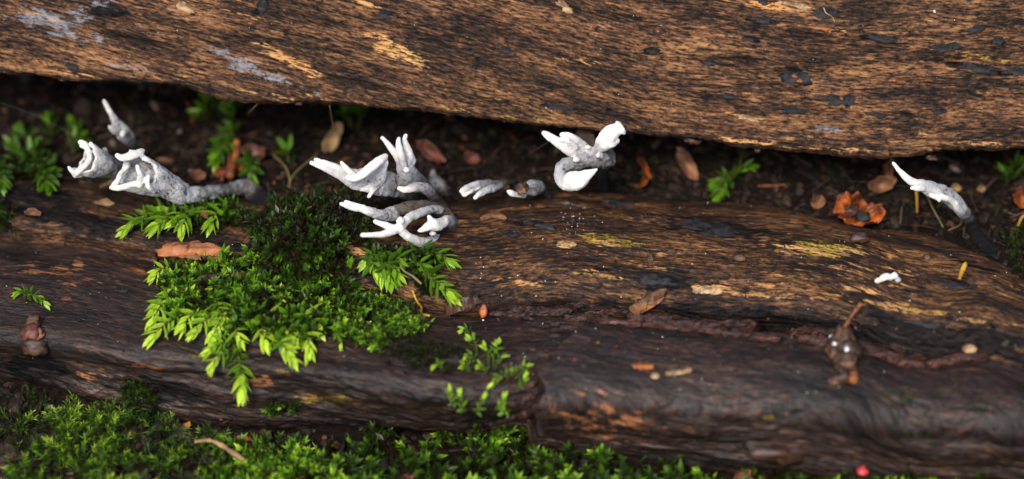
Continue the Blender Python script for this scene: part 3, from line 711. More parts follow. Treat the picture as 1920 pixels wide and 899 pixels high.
# lump with debris
f = Fungus()
f.tube('body', [(988, 356, .3, 11, .6), (1000, 352, .4, 15, .60), (1010, 352, .6, 11, .52), (1020, 358, 1.0, 8, .3), (1030, 372, 1.5, 7, .1)], .8)
f.tube('branch', [(952, 359, .0, 2.6, 1.), (958, 362, .0, 5, .97), (966, 365, .05, 5, .92), (982, 366, .2, 6, .72)], .8)
f.build(NAME, base_of(1026, 372, 1.4), 'stubby grey fungus with a crumb of brown debris stuck on it', seed=17)
# right: big one hanging under the upper log
f = Fungus()
f.tube('stalk', [(1096, 247, .9, 16, .45), (1097, 252, .8, 17, .48), (1101, 262, .5, 14, .45), (1108, 278, .2, 14, .42)], .6, .9)
f.tube('body', [(1140, 300, -.1, 14, .50), (1122, 296, -.2, 19, .48), (1104, 296, -.25, 17, .50), (1086, 304, -.3, 13, .52), (1068, 306, -.35, 12, .58), (1054, 314, -.4, 12, .66), (1050, 328, -.5, 12, .78), (1056, 342, -.6, 12, .88), (1072, 347, -.75, 12, .97)], .8)
f.tube('branch', [(1021, 250, -.75, 5.2, 1.), (1034, 259, -.75, 7.5, 1.), (1050, 269, -.7, 10, .99), (1066, 279, -.6, 12, .95), (1084, 288, -.45, 13, .80), (1100, 294, -.3, 13, .58)], .7)
f.tube('branch', [(1053, 253, -.6, 4.5, 1.), (1066, 255, -.6, 6.5, .99), (1080, 263, -.55, 7.5, .92), (1093, 272, -.45, 7, .85), (1104, 279, -.4, 6, .9)], .7)
f.tube('branch', [(1166, 238, -.75, 12, 1.), (1158, 243, -.75, 11.5, .99), (1148, 248, -.75, 15, 1.), (1138, 256, -.65, 14, .99), (1130, 265, -.55, 12, .95), (1124, 278, -.4, 11, .80), (1120, 290, -.3, 12, .56)], .75, blunt=.25)
f.tube('rim', [(1157, 231, -.82, 3.5, 1.), (1164, 236, -.9, 3.5, 1.), (1169, 244, -.88, 3.5, 1.), (1170, 250, -.8, 3.2, 1.)], .9)
f.tube('lobe', [(1128, 262, -.7, 5, .98), (1138, 258, -.8, 5, .98), (1146, 262, -.85, 6, .99), (1150, 270, -.8, 4, .98)], .8)
f.tube('branch', [(1157, 264, -.7, 6, .98), (1146, 268, -.75, 9, .95), (1134, 273, -.7, 10, .92), (1124, 280, -.5, 8, .8)], .8)
f.tube('lobe', [(1068, 338, -1.0, 15, 1.), (1082, 338, -1.15, 17, 1.), (1096, 331, -1.15, 12, 1.), (1108, 324, -1.1, 7, 1.), (1118, 319, -1.05, 3, 1.)], .5)
f.tube('lobe', [(1062, 344, -.9, 10, 1.), (1074, 350, -1.05, 7.5, 1.), (1082, 354, -1.1, 4, 1.)], .6)
f.tube('lobe', [(1096, 338, -1.1, 9, 1.), (1088, 348, -1.1, 7, 1.), (1081, 355, -1.1, 3.5, 1.)], .5)
f.ball('bump', 1103, 277, -.55, 4.5, .97)
f.tube('lobe', [(1048, 262, -.8, 4, .99), (1060, 262, -.8, 6, .98), (1070, 268, -.75, 5, .95), (1080, 278, -.65, 5, .85)], .8)
f.tube('lobe', [(1128, 290, -.5, 8, .5), (1138, 300, -.4, 9, .48), (1132, 312, -.1, 7, .42)], .8)
f.ball('bump', 1122, 292, -.6, 4, .9)
f.ball('bump', 1080, 300, -.65, 6, .9)
f.tube('body', [(1136, 284, .1, 12, .5), (1140, 296, .2, 13, .48), (1134, 310, .5, 9, .3), (1130, 330, 1.3, 8, .1), (1135, 362, 1.9, 8, .04)], .8)
f.build(NAME, base_of(1134, 362, 1.8), 'bright white winged fungus with a hooked lobe, tucked under the overhanging log', seed=19, rough=1.2)
# far right
f = Fungus()
f.tube('branch', [(1675, 307, -.55, 3.2, 1.), (1686, 320, -.55, 4.6, .97), (1700, 334, -.5, 6, .95), (1714, 343, -.45, 8, .92), (1730, 349, -.4, 11, .84), (1748, 356, -.3, 14, .72), (1766, 362, -.2, 15, .68)], .7)
f.tube('body', [(1758, 360, -.25, 14, .70), (1774, 366, -.1, 14, .76), (1788, 376, .1, 14, .80), (1800, 390, .3, 13, .74), (1810, 402, .55, 11, .5), (1818, 414, .75, 10, .12)], .8)
f.tube('stalk', [(1816, 410, .7, 10.5, .10), (1824, 428, 1.0, 11.5, .02), (1834, 446, 1.3, 12, .0), (1850, 464, 1.6, 13, .0), (1864, 482, 2.0, 12, .0)], .9)
f.tube('lobe', [(1709, 353, -.6, 3.2, 1.), (1718, 353, -.6, 5, .97), (1730, 352, -.5, 7, .9)], .8)
f.tube('lobe', [(1761, 377, -.55, 3, 1.), (1758, 370, -.55, 6.5, .98), (1760, 360, -.4, 9, .8)], .8)
f.tube('lobe', [(1746, 366, -.55, 4, .98), (1752, 368, -.55, 6, .97), (1768, 370, -.5, 6, .95), (1784, 376, -.35, 6, .93), (1796, 390, -.1, 7, .9), (1804, 400, .2, 6, .85)], .8)
f.build(NAME, base_of(1858, 478, 1.9), 'solitary curved fungus, white pointed tip, jet black rough stalk, beside the curled orange leaf', seed=21)
# tiny white beads on the bare wood
def bead_w(px, py): return depth(hit(px, py)[0])
w0 = bead_w(1665, 524)
f = Fungus()
f.ball('bead', 1646, 527, w0 - .12, 5.2, 1.)
f.tube('bead', [(1652, 525, w0 - .12, 4.5, 1.), (1657, 521, w0 - .16, 6, 1.), (1664, 519, w0 - .18, 6, 1.), (1670, 521, w0 - .14, 5, 1.)], .9)
f.ball('bead', 1677, 518, w0 - .16, 6.4, 1.)
f.ball('bead', 1684, 525, w0 - .1, 5, .8)
f.build('budding_fungus', hit(1665, 526)[0], 'tiny chalk-white beaded growth in a short arc on the bare lower log', group=None, voxel=.014, smooth=3, seed=23, rough=.3)

# ------------------------------------------------------------------ small materials
def leaf_mat(name, ty):
    t = NT(name)
    br = t.attr('bright', ty)
    g = t.n('TexCoord').outputs['Object']
    n = t.noise(g, 300 if ty == 'GEOMETRY' else 3, 2, .5)
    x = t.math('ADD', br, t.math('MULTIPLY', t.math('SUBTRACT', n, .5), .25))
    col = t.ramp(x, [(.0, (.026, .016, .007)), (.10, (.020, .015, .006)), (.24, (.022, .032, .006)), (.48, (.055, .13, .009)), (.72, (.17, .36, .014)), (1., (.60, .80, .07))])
    nd = t.n('BsdfTranslucent'); t.put(nd.inputs[0], col)
    p = t.bsdf(col, .38, None, spec=.4)
    ms = t.n('MixShader'); ms.inputs[0].default_value = .36
    t.t.links.new(p, ms.inputs[1]); t.t.links.new(nd.outputs[0], ms.inputs[2])
    return t.done(ms.outputs[0])
M['leaf_obj'] = leaf_mat('moss_leaf', 'OBJECT')
M['leaf_geo'] = leaf_mat('moss_carpet', 'GEOMETRY')
def grainy(name, c1, c2, scale=500, rough=.7, spec=.3, stretch=(1, 1, 1), bump=.0004):
    t = NT(name)
    g = t.vmul(t.n('TexCoord').outputs['Object'], stretch)
    a = t.noise(g, scale, 5, .65); b = t.noise(g, scale * .22, 3, .5)
    f = t.math('ADD', t.math('MULTIPLY', a, .65), t.math('MULTIPLY', b, .35))
    col = t.mix(t.mapr(f, .38, .62), c1, c2)
    return t.done(t.bsdf(col, rough, t.bump(f, bump, 1.0), spec=spec))
M['stem'] = grainy('moss_stem', (.03, .03, .008), (.10, .08, .02))
M['chip'] = grainy('orange_brown_wood_chip', (.05, .014, .005), (.36, .12, .034), 420, .5, .4, (.22, 1, 1), .0008)
M['dkchip'] = grainy('dark_wet_wood_chip', (.012, .007, .005), (.07, .032, .018), 300, .5, .4, (.35, 1, 1))
M['brchip'] = grainy('brown_wood_chip', (.04, .018, .009), (.20, .09, .035), 260, .55, .35, (.35, 1, 1))
M['straw'] = grainy('pale_straw', (.12, .065, .03), (.50, .33, .17), 520, .65)
M['leaf_or'] = grainy('orange_dead_leaf', (.045, .010, .004), (.46, .115, .020), 260, .42, .4, bump=.0012)
M['leaf_br'] = grainy('brown_dead_leaf', (.07, .028, .012), (.25, .11, .05), 240, .5, .4)
M['leaf_rd'] = grainy('dark_red_dead_leaf', (.05, .014, .008), (.16, .05, .03), 240, .5, .4)
M['leaf_tn'] = grainy('tan_dead_leaf', (.12, .075, .035), (.32, .20, .09), 240, .6, .3)
M['black'] = grainy('black_wet_bark', (.003, .003, .003), (.030, .028, .030), 520, .6, .25, bump=.0012)
M['debris'] = grainy('brown_debris', (.02, .009, .005), (.15, .07, .035), 420, .55, .4, bump=.001)
M['yroot'] = grainy('yellow_rootlet', (.22, .10, .012), (.52, .30, .03), 300, .6)
M['olive'] = grainy('olive_stem', (.07, .055, .02), (.20, .15, .06), 300, .6)
M['white'] = grainy('white_speck', (.55, .55, .55), (.82, .82, .80), 800, .6)
M['silk'] = grainy('silk_thread', (.08, .08, .09), (.14, .14, .15), 800, .4)
M['redrot'] = wood_mat('red_brown_rot', (.010, .004, .003), (.040, .014, .010), (.085, .031, .020), (.15, .065, .04), (.1, .06, .02), (.1, .1, .12), .45, wet=.2, bumpd=.0012)
def crumb_mat():
    t = NT('soil_crumb')
    nd = t.n('Attribute', attribute_type='GEOMETRY', attribute_name='tint')
    g = t.n('TexCoord').outputs['Object']
    a = t.noise(g, 900, 4, .6)
    col = t.mix(t.mapr(a, .35, .65, .0, .6), nd.outputs['Vector'], (.006, .004, .003))
    return t.done(t.bsdf(col, .62, t.bump(a, .0006, 1.), spec=.25))
M['crumb'] = crumb_mat()

def ico(sub=1):
    p = (1 + 5 ** .5) / 2
    V = [(-1, p, 0), (1, p, 0), (-1, -p, 0), (1, -p, 0), (0, -1, p), (0, 1, p), (0, -1, -p), (0, 1, -p), (p, 0, -1), (p, 0, 1), (-p, 0, -1), (-p, 0, 1)]
    F = [(0, 11, 5), (0, 5, 1), (0, 1, 7), (0, 7, 10), (0, 10, 11), (1, 5, 9), (5, 11, 4), (11, 10, 2), (10, 7, 6), (7, 1, 8), (3, 9, 4), (3, 4, 2), (3, 2, 6), (3, 6, 8), (3, 8, 9), (4, 9, 5), (2, 4, 11), (6, 2, 10), (8, 6, 7), (9, 8, 1)]
    V = [np.array(v) / np.linalg.norm(v) for v in V]
    for _ in range(sub):
        c = {}; G = []
        def m(a, b):
            k = (min(a, b), max(a, b))
            if k not in c:
                v = V[a] + V[b]; V.append(v / np.linalg.norm(v)); c[k] = len(V) - 1
            return c[k]
        for a, b, d in F:
            x, y, z = m(a, b), m(b, d), m(d, a)
            G += [(a, x, z), (b, y, x), (d, z, y), (x, y, z)]
        F = G
    return np.array(V), np.array(F)
ICO0, ICO1, ICO2 = ico(0), ico(1), ico(2)

def frame_from(n, spin):
    n = n / np.linalg.norm(n)
    a = np.cross(n, [0.3, .9, .2] if abs(n[0]) > .8 else RT); a /= np.linalg.norm(a); b = np.cross(n, a)
    c, s = math.cos(spin), math.sin(spin)
    return np.stack([a * c + b * s, -a * s + b * c, n], 1)     # columns

def hitn(px, py, only=None):
    h = hit(px, py, only)
    if h is None: return at_z(px, py, -2.6), np.array([0, 0, 1.]), 'ground'
    return h

# ------------------------------------------------------------------ moss shoots as things
def moss_leaf_mesh(name, width, curl):
    rows = [(0, .45), (.25, .95), (.5, 1.0), (.75, .62)]
    V = []; F4 = []; F3 = []
    for z, wd in rows:
        x = curl * z * z
        V += [(x + .07 * wd, -width * wd, z), (x, 0, z), (x + .07 * wd, width * wd, z)]
    V.append((curl, 0, 1.0))
    for r in range(3):
        a = r * 3
        F4 += [(a, a + 1, a + 4, a + 3), (a + 1, a + 2, a + 5, a + 4)]
    F3 += [(9, 10, 12), (10, 11, 12)]
    return new_mesh(name, np.array(V), [np.array(F4), np.array(F3)], M['leaf_obj'])
LEAVES = [moss_leaf_mesh('moss_leaf', .17, .10), moss_leaf_mesh('moss_leaf', .19, .22), moss_leaf_mesh('moss_leaf', .15, -.10)]
def tube_mesh(name, C, R, mat, ns=5, origin=(0, 0, 0), attrs=None):
    C = np.asarray(C, float); R = np.broadcast_to(np.asarray(R, float), (len(C),))
    T = np.gradient(C, axis=0); T /= np.linalg.norm(T, axis=1, keepdims=True) + 1e-9
    ref = np.array([.23, .31, .92]); A = np.cross(T, ref); A /= np.linalg.norm(A, axis=1, keepdims=True) + 1e-9
    B = np.cross(T, A)
    ph = np.linspace(0, 2 * np.pi, ns, endpoint=False)
    V = (C[:, None] + R[:, None, None] * (np.cos(ph)[None, :, None] * A[:, None] + np.sin(ph)[None, :, None] * B[:, None])).reshape(-1, 3)
    m = len(C)
    i, j = np.meshgrid(np.arange(m - 1), np.arange(ns), indexing='ij'); j2 = (j + 1) % ns
    q = np.stack([i * ns + j, i * ns + j2, (i + 1) * ns + j2, (i + 1) * ns + j], -1).reshape(-1, 4)
    V = np.vstack([V, C[:1], C[-1:]]); jj = np.arange(ns)
    t = np.vstack([np.stack([(jj + 1) % ns, jj, np.full(ns, m * ns)], 1), np.stack([(m - 1) * ns + jj, (m - 1) * ns + (jj + 1) % ns, np.full(ns, m * ns + 1)], 1)])
    return new_mesh(name, V, [q, t], mat, attrs, origin=origin)
def moss_shoot(tip, base, L=.36, lift=.30, bright=(.45, 1.0), step=.05, label='', group='', sag=.0, tipw=None, open_=1.0):
    hb, nb, _ = hitn(*base); ht, nt, _ = hitn(*tip)
    P0 = hb + nb * .05
    if tipw is None: P2 = ht + nt * .08 - DV * lift
    else: P2 = at_w(tip[0], tip[1], tipw)
    P1 = (P0 + P2) / 2 + nb * .28 - np.array([0, 0, 1]) * sag + np.array([rnd.uniform(-.1, .1), 0, 0])
    n = 12; tt = np.linspace(0, 1, n)[:, None]
    C = (1 - tt) ** 2 * P0 + 2 * tt * (1 - tt) * P1 + tt ** 2 * P2
    ln = np.linalg.norm(np.diff(C, axis=0), axis=1).sum()
    root = empty('moss_shoot', P0)
    tag(root, label, 'moss', group)
    obj('stem', tube_mesh('stem', C, np.linspace(.028, .014, n), M['stem'], 5, P0), root)
    cnt = max(12, int(ln / step)); ph = rnd.uniform(0, 6)
    seglen = np.concatenate([[0], np.cumsum(np.linalg.norm(np.diff(C, axis=0), axis=1))])
    for k in range(cnt + 5):
        f = min(1.0, .06 + .94 * k / cnt)
        d = f * ln
        p = np.array([np.interp(d, seglen, C[:, a]) for a in range(3)])
        p2 = np.array([np.interp(min(d + .08, ln), seglen, C[:, a]) for a in range(3)]); p1 = np.array([np.interp(max(d - .08, 0), seglen, C[:, a]) for a in range(3)])
        T = p2 - p1; T /= np.linalg.norm(T)
        ph += 2.39996 + rnd.uniform(-.25, .25)
        Fr = frame_from(T, 0)
        R = Fr[:, 0] * math.cos(ph) + Fr[:, 1] * math.sin(ph)
        al = math.radians((66 - 46 * f ** 2.2) * open_ + rnd.uniform(-9, 9))
        if k > cnt: al = math.radians(rnd.uniform(4, 16))
        dirv = T * math.cos(al) + R * math.sin(al)
        nrm = R * math.cos(al) - T * math.sin(al)                 # outer face of the leaf
        side = np.cross(dirv, nrm)
        s = L * rnd.uniform(.8, 1.15) * (.70 + .45 * math.sin(min(1, f * 1.05) * 2.3))
        if k > cnt: s *= 1.05
        o = bpy.data.objects.new('leaf', LEAVES[rnd.randrange(3)]); COL.objects.link(o); o.parent = root
        loc = (p - P0) * U
        Mx = Matrix((( nrm[0] * s, side[0] * s, dirv[0] * s, loc[0]), (nrm[1] * s, side[1] * s, dirv[1] * s, loc[1]), (nrm[2] * s, side[2] * s, dirv[2] * s, loc[2]), (0, 0, 0, 1)))
        o.matrix_basis = Mx
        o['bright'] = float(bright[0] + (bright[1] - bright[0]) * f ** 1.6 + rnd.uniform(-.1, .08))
    return root
FR = ('bright yellow-green leafy moss shoot fringing the big central moss cushion', 'shoots fringing the central moss cushion')
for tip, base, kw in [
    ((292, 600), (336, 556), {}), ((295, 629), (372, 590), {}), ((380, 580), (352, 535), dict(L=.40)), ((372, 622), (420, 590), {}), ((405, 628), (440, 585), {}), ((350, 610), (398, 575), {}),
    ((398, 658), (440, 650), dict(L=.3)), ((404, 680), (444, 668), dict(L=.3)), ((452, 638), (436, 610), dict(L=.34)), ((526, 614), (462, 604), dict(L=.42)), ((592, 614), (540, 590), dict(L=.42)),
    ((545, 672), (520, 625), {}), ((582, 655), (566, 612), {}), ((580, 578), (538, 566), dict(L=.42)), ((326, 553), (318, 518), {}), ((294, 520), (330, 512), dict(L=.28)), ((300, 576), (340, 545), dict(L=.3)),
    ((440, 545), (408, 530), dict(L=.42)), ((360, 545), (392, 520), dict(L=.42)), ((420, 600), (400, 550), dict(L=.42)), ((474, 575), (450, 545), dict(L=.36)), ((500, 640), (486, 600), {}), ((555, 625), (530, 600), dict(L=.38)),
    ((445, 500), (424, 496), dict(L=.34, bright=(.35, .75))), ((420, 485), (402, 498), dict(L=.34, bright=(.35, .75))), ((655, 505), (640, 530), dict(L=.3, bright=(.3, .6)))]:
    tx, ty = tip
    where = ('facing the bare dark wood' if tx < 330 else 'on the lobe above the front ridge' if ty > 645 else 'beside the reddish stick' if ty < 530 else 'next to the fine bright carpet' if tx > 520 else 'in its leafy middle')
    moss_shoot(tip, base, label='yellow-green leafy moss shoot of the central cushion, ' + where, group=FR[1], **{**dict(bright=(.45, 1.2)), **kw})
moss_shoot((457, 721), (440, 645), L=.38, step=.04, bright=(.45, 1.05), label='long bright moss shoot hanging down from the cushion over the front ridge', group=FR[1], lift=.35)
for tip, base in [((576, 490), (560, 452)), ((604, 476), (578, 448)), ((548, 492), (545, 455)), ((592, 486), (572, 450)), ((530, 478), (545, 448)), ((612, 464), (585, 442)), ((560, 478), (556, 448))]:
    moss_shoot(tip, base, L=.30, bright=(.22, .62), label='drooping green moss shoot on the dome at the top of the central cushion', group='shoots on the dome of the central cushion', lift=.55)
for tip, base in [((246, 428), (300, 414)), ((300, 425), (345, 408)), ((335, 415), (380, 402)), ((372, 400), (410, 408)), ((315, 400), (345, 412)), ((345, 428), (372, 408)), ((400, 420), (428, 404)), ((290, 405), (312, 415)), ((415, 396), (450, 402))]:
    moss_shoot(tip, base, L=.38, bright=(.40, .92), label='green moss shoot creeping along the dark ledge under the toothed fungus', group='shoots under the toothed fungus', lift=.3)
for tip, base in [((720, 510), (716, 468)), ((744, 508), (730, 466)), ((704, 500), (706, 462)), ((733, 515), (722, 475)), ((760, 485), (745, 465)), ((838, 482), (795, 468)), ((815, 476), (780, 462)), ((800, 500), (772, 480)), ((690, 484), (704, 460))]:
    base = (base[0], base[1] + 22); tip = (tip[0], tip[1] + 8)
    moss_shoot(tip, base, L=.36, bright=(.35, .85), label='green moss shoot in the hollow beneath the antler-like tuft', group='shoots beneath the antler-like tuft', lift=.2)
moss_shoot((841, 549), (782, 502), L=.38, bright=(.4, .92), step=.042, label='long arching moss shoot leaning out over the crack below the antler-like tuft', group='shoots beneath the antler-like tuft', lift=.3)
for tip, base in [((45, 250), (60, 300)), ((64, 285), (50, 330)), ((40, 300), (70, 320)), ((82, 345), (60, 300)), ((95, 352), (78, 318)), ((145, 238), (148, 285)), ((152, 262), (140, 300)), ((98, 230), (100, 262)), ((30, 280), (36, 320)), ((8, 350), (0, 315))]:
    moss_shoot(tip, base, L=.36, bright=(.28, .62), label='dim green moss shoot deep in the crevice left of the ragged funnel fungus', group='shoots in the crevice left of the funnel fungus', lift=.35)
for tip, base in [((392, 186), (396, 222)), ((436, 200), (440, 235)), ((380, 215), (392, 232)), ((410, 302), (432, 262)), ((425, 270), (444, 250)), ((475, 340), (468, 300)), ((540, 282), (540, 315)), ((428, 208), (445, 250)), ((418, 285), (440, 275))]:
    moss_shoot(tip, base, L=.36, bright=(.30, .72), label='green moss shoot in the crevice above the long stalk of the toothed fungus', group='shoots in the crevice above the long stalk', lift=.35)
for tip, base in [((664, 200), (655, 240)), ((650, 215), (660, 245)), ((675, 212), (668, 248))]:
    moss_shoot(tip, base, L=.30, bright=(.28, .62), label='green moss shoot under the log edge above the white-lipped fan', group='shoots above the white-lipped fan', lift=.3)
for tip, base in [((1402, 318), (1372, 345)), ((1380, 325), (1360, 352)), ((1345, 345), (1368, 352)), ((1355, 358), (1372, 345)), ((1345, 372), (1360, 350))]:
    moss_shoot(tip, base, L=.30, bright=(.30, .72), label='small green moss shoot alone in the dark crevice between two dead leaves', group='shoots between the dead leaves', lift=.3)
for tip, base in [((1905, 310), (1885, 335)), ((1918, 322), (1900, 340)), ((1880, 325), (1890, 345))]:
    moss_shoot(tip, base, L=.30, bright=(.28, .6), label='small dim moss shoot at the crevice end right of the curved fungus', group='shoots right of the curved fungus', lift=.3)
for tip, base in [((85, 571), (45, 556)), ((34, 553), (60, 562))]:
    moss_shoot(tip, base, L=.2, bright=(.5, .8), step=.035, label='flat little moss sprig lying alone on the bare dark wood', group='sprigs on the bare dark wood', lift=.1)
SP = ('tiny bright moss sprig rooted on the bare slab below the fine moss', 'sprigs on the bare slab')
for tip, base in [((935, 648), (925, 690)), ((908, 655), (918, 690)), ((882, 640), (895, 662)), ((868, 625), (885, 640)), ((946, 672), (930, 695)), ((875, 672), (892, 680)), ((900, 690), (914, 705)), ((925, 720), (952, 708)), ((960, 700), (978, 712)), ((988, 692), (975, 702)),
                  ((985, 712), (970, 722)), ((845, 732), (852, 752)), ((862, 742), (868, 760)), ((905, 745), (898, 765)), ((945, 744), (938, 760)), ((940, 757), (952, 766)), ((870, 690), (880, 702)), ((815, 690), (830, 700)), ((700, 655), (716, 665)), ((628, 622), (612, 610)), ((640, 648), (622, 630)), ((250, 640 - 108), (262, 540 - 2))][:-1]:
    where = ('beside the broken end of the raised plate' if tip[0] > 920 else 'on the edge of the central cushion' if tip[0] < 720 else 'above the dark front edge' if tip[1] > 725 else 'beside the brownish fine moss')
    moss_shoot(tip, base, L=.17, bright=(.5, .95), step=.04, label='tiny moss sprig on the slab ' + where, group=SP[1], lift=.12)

# ------------------------------------------------------------------ moss carpets (stuff)
def shoot_template(nl, L, wd, seed, curve_=.25):
    r = random.Random(seed); V = []; F = []; B = []
    def add(vs, bs):
        b = len(V); V.extend(vs); B.extend(bs); return b
    # stem
    prev = None
    for k in range(4):
        z = k / 3 * .9; x = curve_ * z * z
        b = add([(x + .02, 0, z), (x - .01, .017, z), (x - .01, -.017, z)], [.1 + .4 * z] * 3)
        if prev is not None:
            for a in range(3): F.append((prev + a, prev + (a + 1) % 3, b + (a + 1) % 3)); F.append((prev + a, b + (a + 1) % 3, b + a))
        prev = b
    ph = 0
    for k in range(nl):
        f = .12 + .88 * k / nl; z = f * .9; x = curve_ * z * z
        ph += 2.4 + r.uniform(-.3, .3); al = math.radians(70 - 48 * f ** 2 + r.uniform(-12, 12))
        R = np.array([math.cos(ph), math.sin(ph), 0]); T = np.array([curve_ * 2 * z, 0, 1]); T /= np.linalg.norm(T)
        d = T * math.cos(al) + R * math.sin(al); sd = np.cross(d, R * math.cos(al) - T * math.sin(al)); up = np.cross(sd, d)
        l = L * r.uniform(.75, 1.2); p = np.array([x, 0, z])
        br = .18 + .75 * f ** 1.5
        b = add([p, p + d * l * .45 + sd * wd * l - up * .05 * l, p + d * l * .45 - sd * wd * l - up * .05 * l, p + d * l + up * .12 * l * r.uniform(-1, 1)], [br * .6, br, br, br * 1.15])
        F.append((b, b + 1, b + 3)); F.append((b, b + 3, b + 2))
    return np.array([list(v) for v in V], float), np.array(F), np.array(B)
TEMPL = {'leafy': [shoot_template(26, .34, .20, s) for s in range(5)], 'fine': [shoot_template(30, .30, .10, 20 + s, .4) for s in range(5)], 'curly': [shoot_template(26, .36, .055, 40 + s, .6) for s in range(6)]}
def in_poly(p, x, y):
    c = False; n = len(p)
    for i in range(n):
        x1, y1 = p[i]; x2, y2 = p[(i + 1) % n]
        if (y1 > y) != (y2 > y) and x < (x2 - x1) * (y - y1) / (y2 - y1) + x1: c = not c
    return c
def carpet(name, label, regions, cat_group=None):
    """regions: (polygon px, count, template, (len lo, hi) cm, brightness, mound cm, clump)"""
    VV, FF, BB = [], [], []; off = 0
    for poly, count, tm, (l0, l1), (b0, b1), mound, clump in regions:
        xs = [p[0] for p in poly]; ys = [p[1] for p in poly]; cx, cy = sum(xs) / len(xs), sum(ys) / len(ys)
        sx, sy = (max(xs) - min(xs)) / 2, (max(ys) - min(ys)) / 2
        done = 0; tries = 0
        while done < count and tries < count * 12:
            tries += 1
            x, y = rnd.uniform(min(xs), max(xs)), rnd.uniform(min(ys), max(ys))
            if not in_poly(poly, x, y): continue
            cl = float(vnoise(np.array([x / 34.]), np.array([y / 20.]), seed=77)[0])
            if cl < clump and rnd.random() < .85: continue
            h = hit(x, y)
            if h is None or h[2] == 'upper_log': continue
            P, n, _ = h
            q = ((x - cx) / sx) ** 2 + ((y - cy) / sy) ** 2
            hgt = mound * max(0, 1 - q) * rnd.uniform(.25, 1.0)
            ax = n * .55 + np.array([rnd.gauss(0, .45), rnd.gauss(-.15, .45), rnd.uniform(.1, .7)])
            Fr = frame_from(ax, rnd.uniform(0, 6.28)); s = rnd.uniform(l0, l1)
            V, F, B = rnd.choice(TEMPL[tm])
            VV.append(V @ (Fr * s).T + P + n * hgt - ax / np.linalg.norm(ax) * .06 * s); FF.append(F + off); off += len(V)
            bb = rnd.uniform(b0, b1) * (.55 + .8 * (cl * .5 + .5)) * (rnd.choice((.25, .4, .6)) if rnd.random() < .2 else 1); BB.append(B * bb); done += 1
    V = np.vstack(VV)
    o = obj(name, new_mesh(name, V, np.vstack(FF), M['leaf_geo'], dict(bright=np.concatenate(BB)), smooth=False))
    tag(o, label, 'moss', cat_group, 'stuff')
    return o
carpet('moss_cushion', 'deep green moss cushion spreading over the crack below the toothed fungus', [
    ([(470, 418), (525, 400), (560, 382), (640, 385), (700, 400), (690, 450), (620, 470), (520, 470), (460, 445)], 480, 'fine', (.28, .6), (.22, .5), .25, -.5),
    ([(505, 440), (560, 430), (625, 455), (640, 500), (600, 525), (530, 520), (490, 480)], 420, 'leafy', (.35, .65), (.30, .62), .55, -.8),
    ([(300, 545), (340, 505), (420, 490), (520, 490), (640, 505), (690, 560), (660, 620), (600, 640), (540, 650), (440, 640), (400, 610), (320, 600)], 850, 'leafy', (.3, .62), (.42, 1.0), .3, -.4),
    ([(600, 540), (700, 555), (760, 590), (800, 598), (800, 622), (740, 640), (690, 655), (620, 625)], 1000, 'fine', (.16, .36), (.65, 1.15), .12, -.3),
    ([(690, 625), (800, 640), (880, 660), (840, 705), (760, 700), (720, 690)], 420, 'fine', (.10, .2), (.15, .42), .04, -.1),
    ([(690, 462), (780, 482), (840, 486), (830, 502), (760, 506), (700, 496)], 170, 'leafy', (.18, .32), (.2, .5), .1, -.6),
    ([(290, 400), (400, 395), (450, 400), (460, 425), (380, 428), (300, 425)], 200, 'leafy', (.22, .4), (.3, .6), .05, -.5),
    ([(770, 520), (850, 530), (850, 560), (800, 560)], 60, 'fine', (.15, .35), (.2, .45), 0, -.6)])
carpet('moss_carpet', 'low curly green moss carpet on the ground at the left front of the rotten log', [
    ([(30, 800), (100, 772), (230, 785), (300, 812), (420, 838), (520, 860), (650, 880), (650, 960), (20, 960)], 1900, 'curly', (.2, .5), (.42, 1.15), .2, .0),
    ([(0, 730), (80, 745), (100, 790), (30, 800), (0, 790)], 70, 'curly', (.2, .35), (.3, .6), 0, 0),
    ([(230, 715), (300, 725), (300, 800), (235, 790)], 160, 'fine', (.2, .4), (.3, .6), 0, -.2),
    ([(420, 840), (540, 850), (640, 880), (640, 950), (420, 950)], 150, 'leafy', (.4, .7), (.5, 1.1), 0, -.2),
    ([(505, 760), (560, 755), (555, 772), (510, 775)], 26, 'leafy', (.25, .4), (.5, .9), 0, -1)])
carpet('moss_carpet', 'loose patchy moss with dark gaps under the front of the raised plate', [
    ([(680, 860), (820, 840), (960, 840), (1120, 868), (1290, 885), (1290, 960), (660, 960)], 260, 'leafy', (.4, .8), (.35, .9), .1, .2),
    ([(680, 860), (820, 840), (960, 840), (1120, 868), (1290, 885), (1290, 960), (660, 960)], 300, 'curly', (.3, .55), (.35, .9), .1, .1),
    ([(690, 800), (740, 795), (745, 850), (690, 840)], 40, 'leafy', (.3, .5), (.4, .8), 0, -1),
    ([(820, 805), (960, 800), (960, 840), (830, 840)], 70, 'leafy', (.25, .5), (.5, 1.0), 0, .0)])
carpet('moss_carpet', 'yellowish moss strip along the foot of the rotten log beside the red speck', [
    ([(1400, 890), (1560, 892), (1760, 900), (1960, 905), (1960, 970), (1300, 970), (1300, 900)], 420, 'leafy', (.35, .65), (.35, .95), .1, .1)])
carpet('moss_tuft', 'olive moss tuft creeping down beside the foot of the black stalk', [
    ([(1880, 440), (1940, 430), (1950, 540), (1900, 520)], 130, 'fine', (.2, .45), (.25, .5), .1, -.5)])
carpet('moss_tuft', 'sparse film of tiny moss on the face of the raised plate', [
    ([(1650, 730), (1900, 730), (1900, 830), (1680, 820)], 110, 'fine', (.06, .16), (.3, .8), 0, .25), ([(1060, 650), (1180, 650), (1180, 690), (1080, 690)], 30, 'fine', (.05, .1), (.3, .7), 0, 0)])
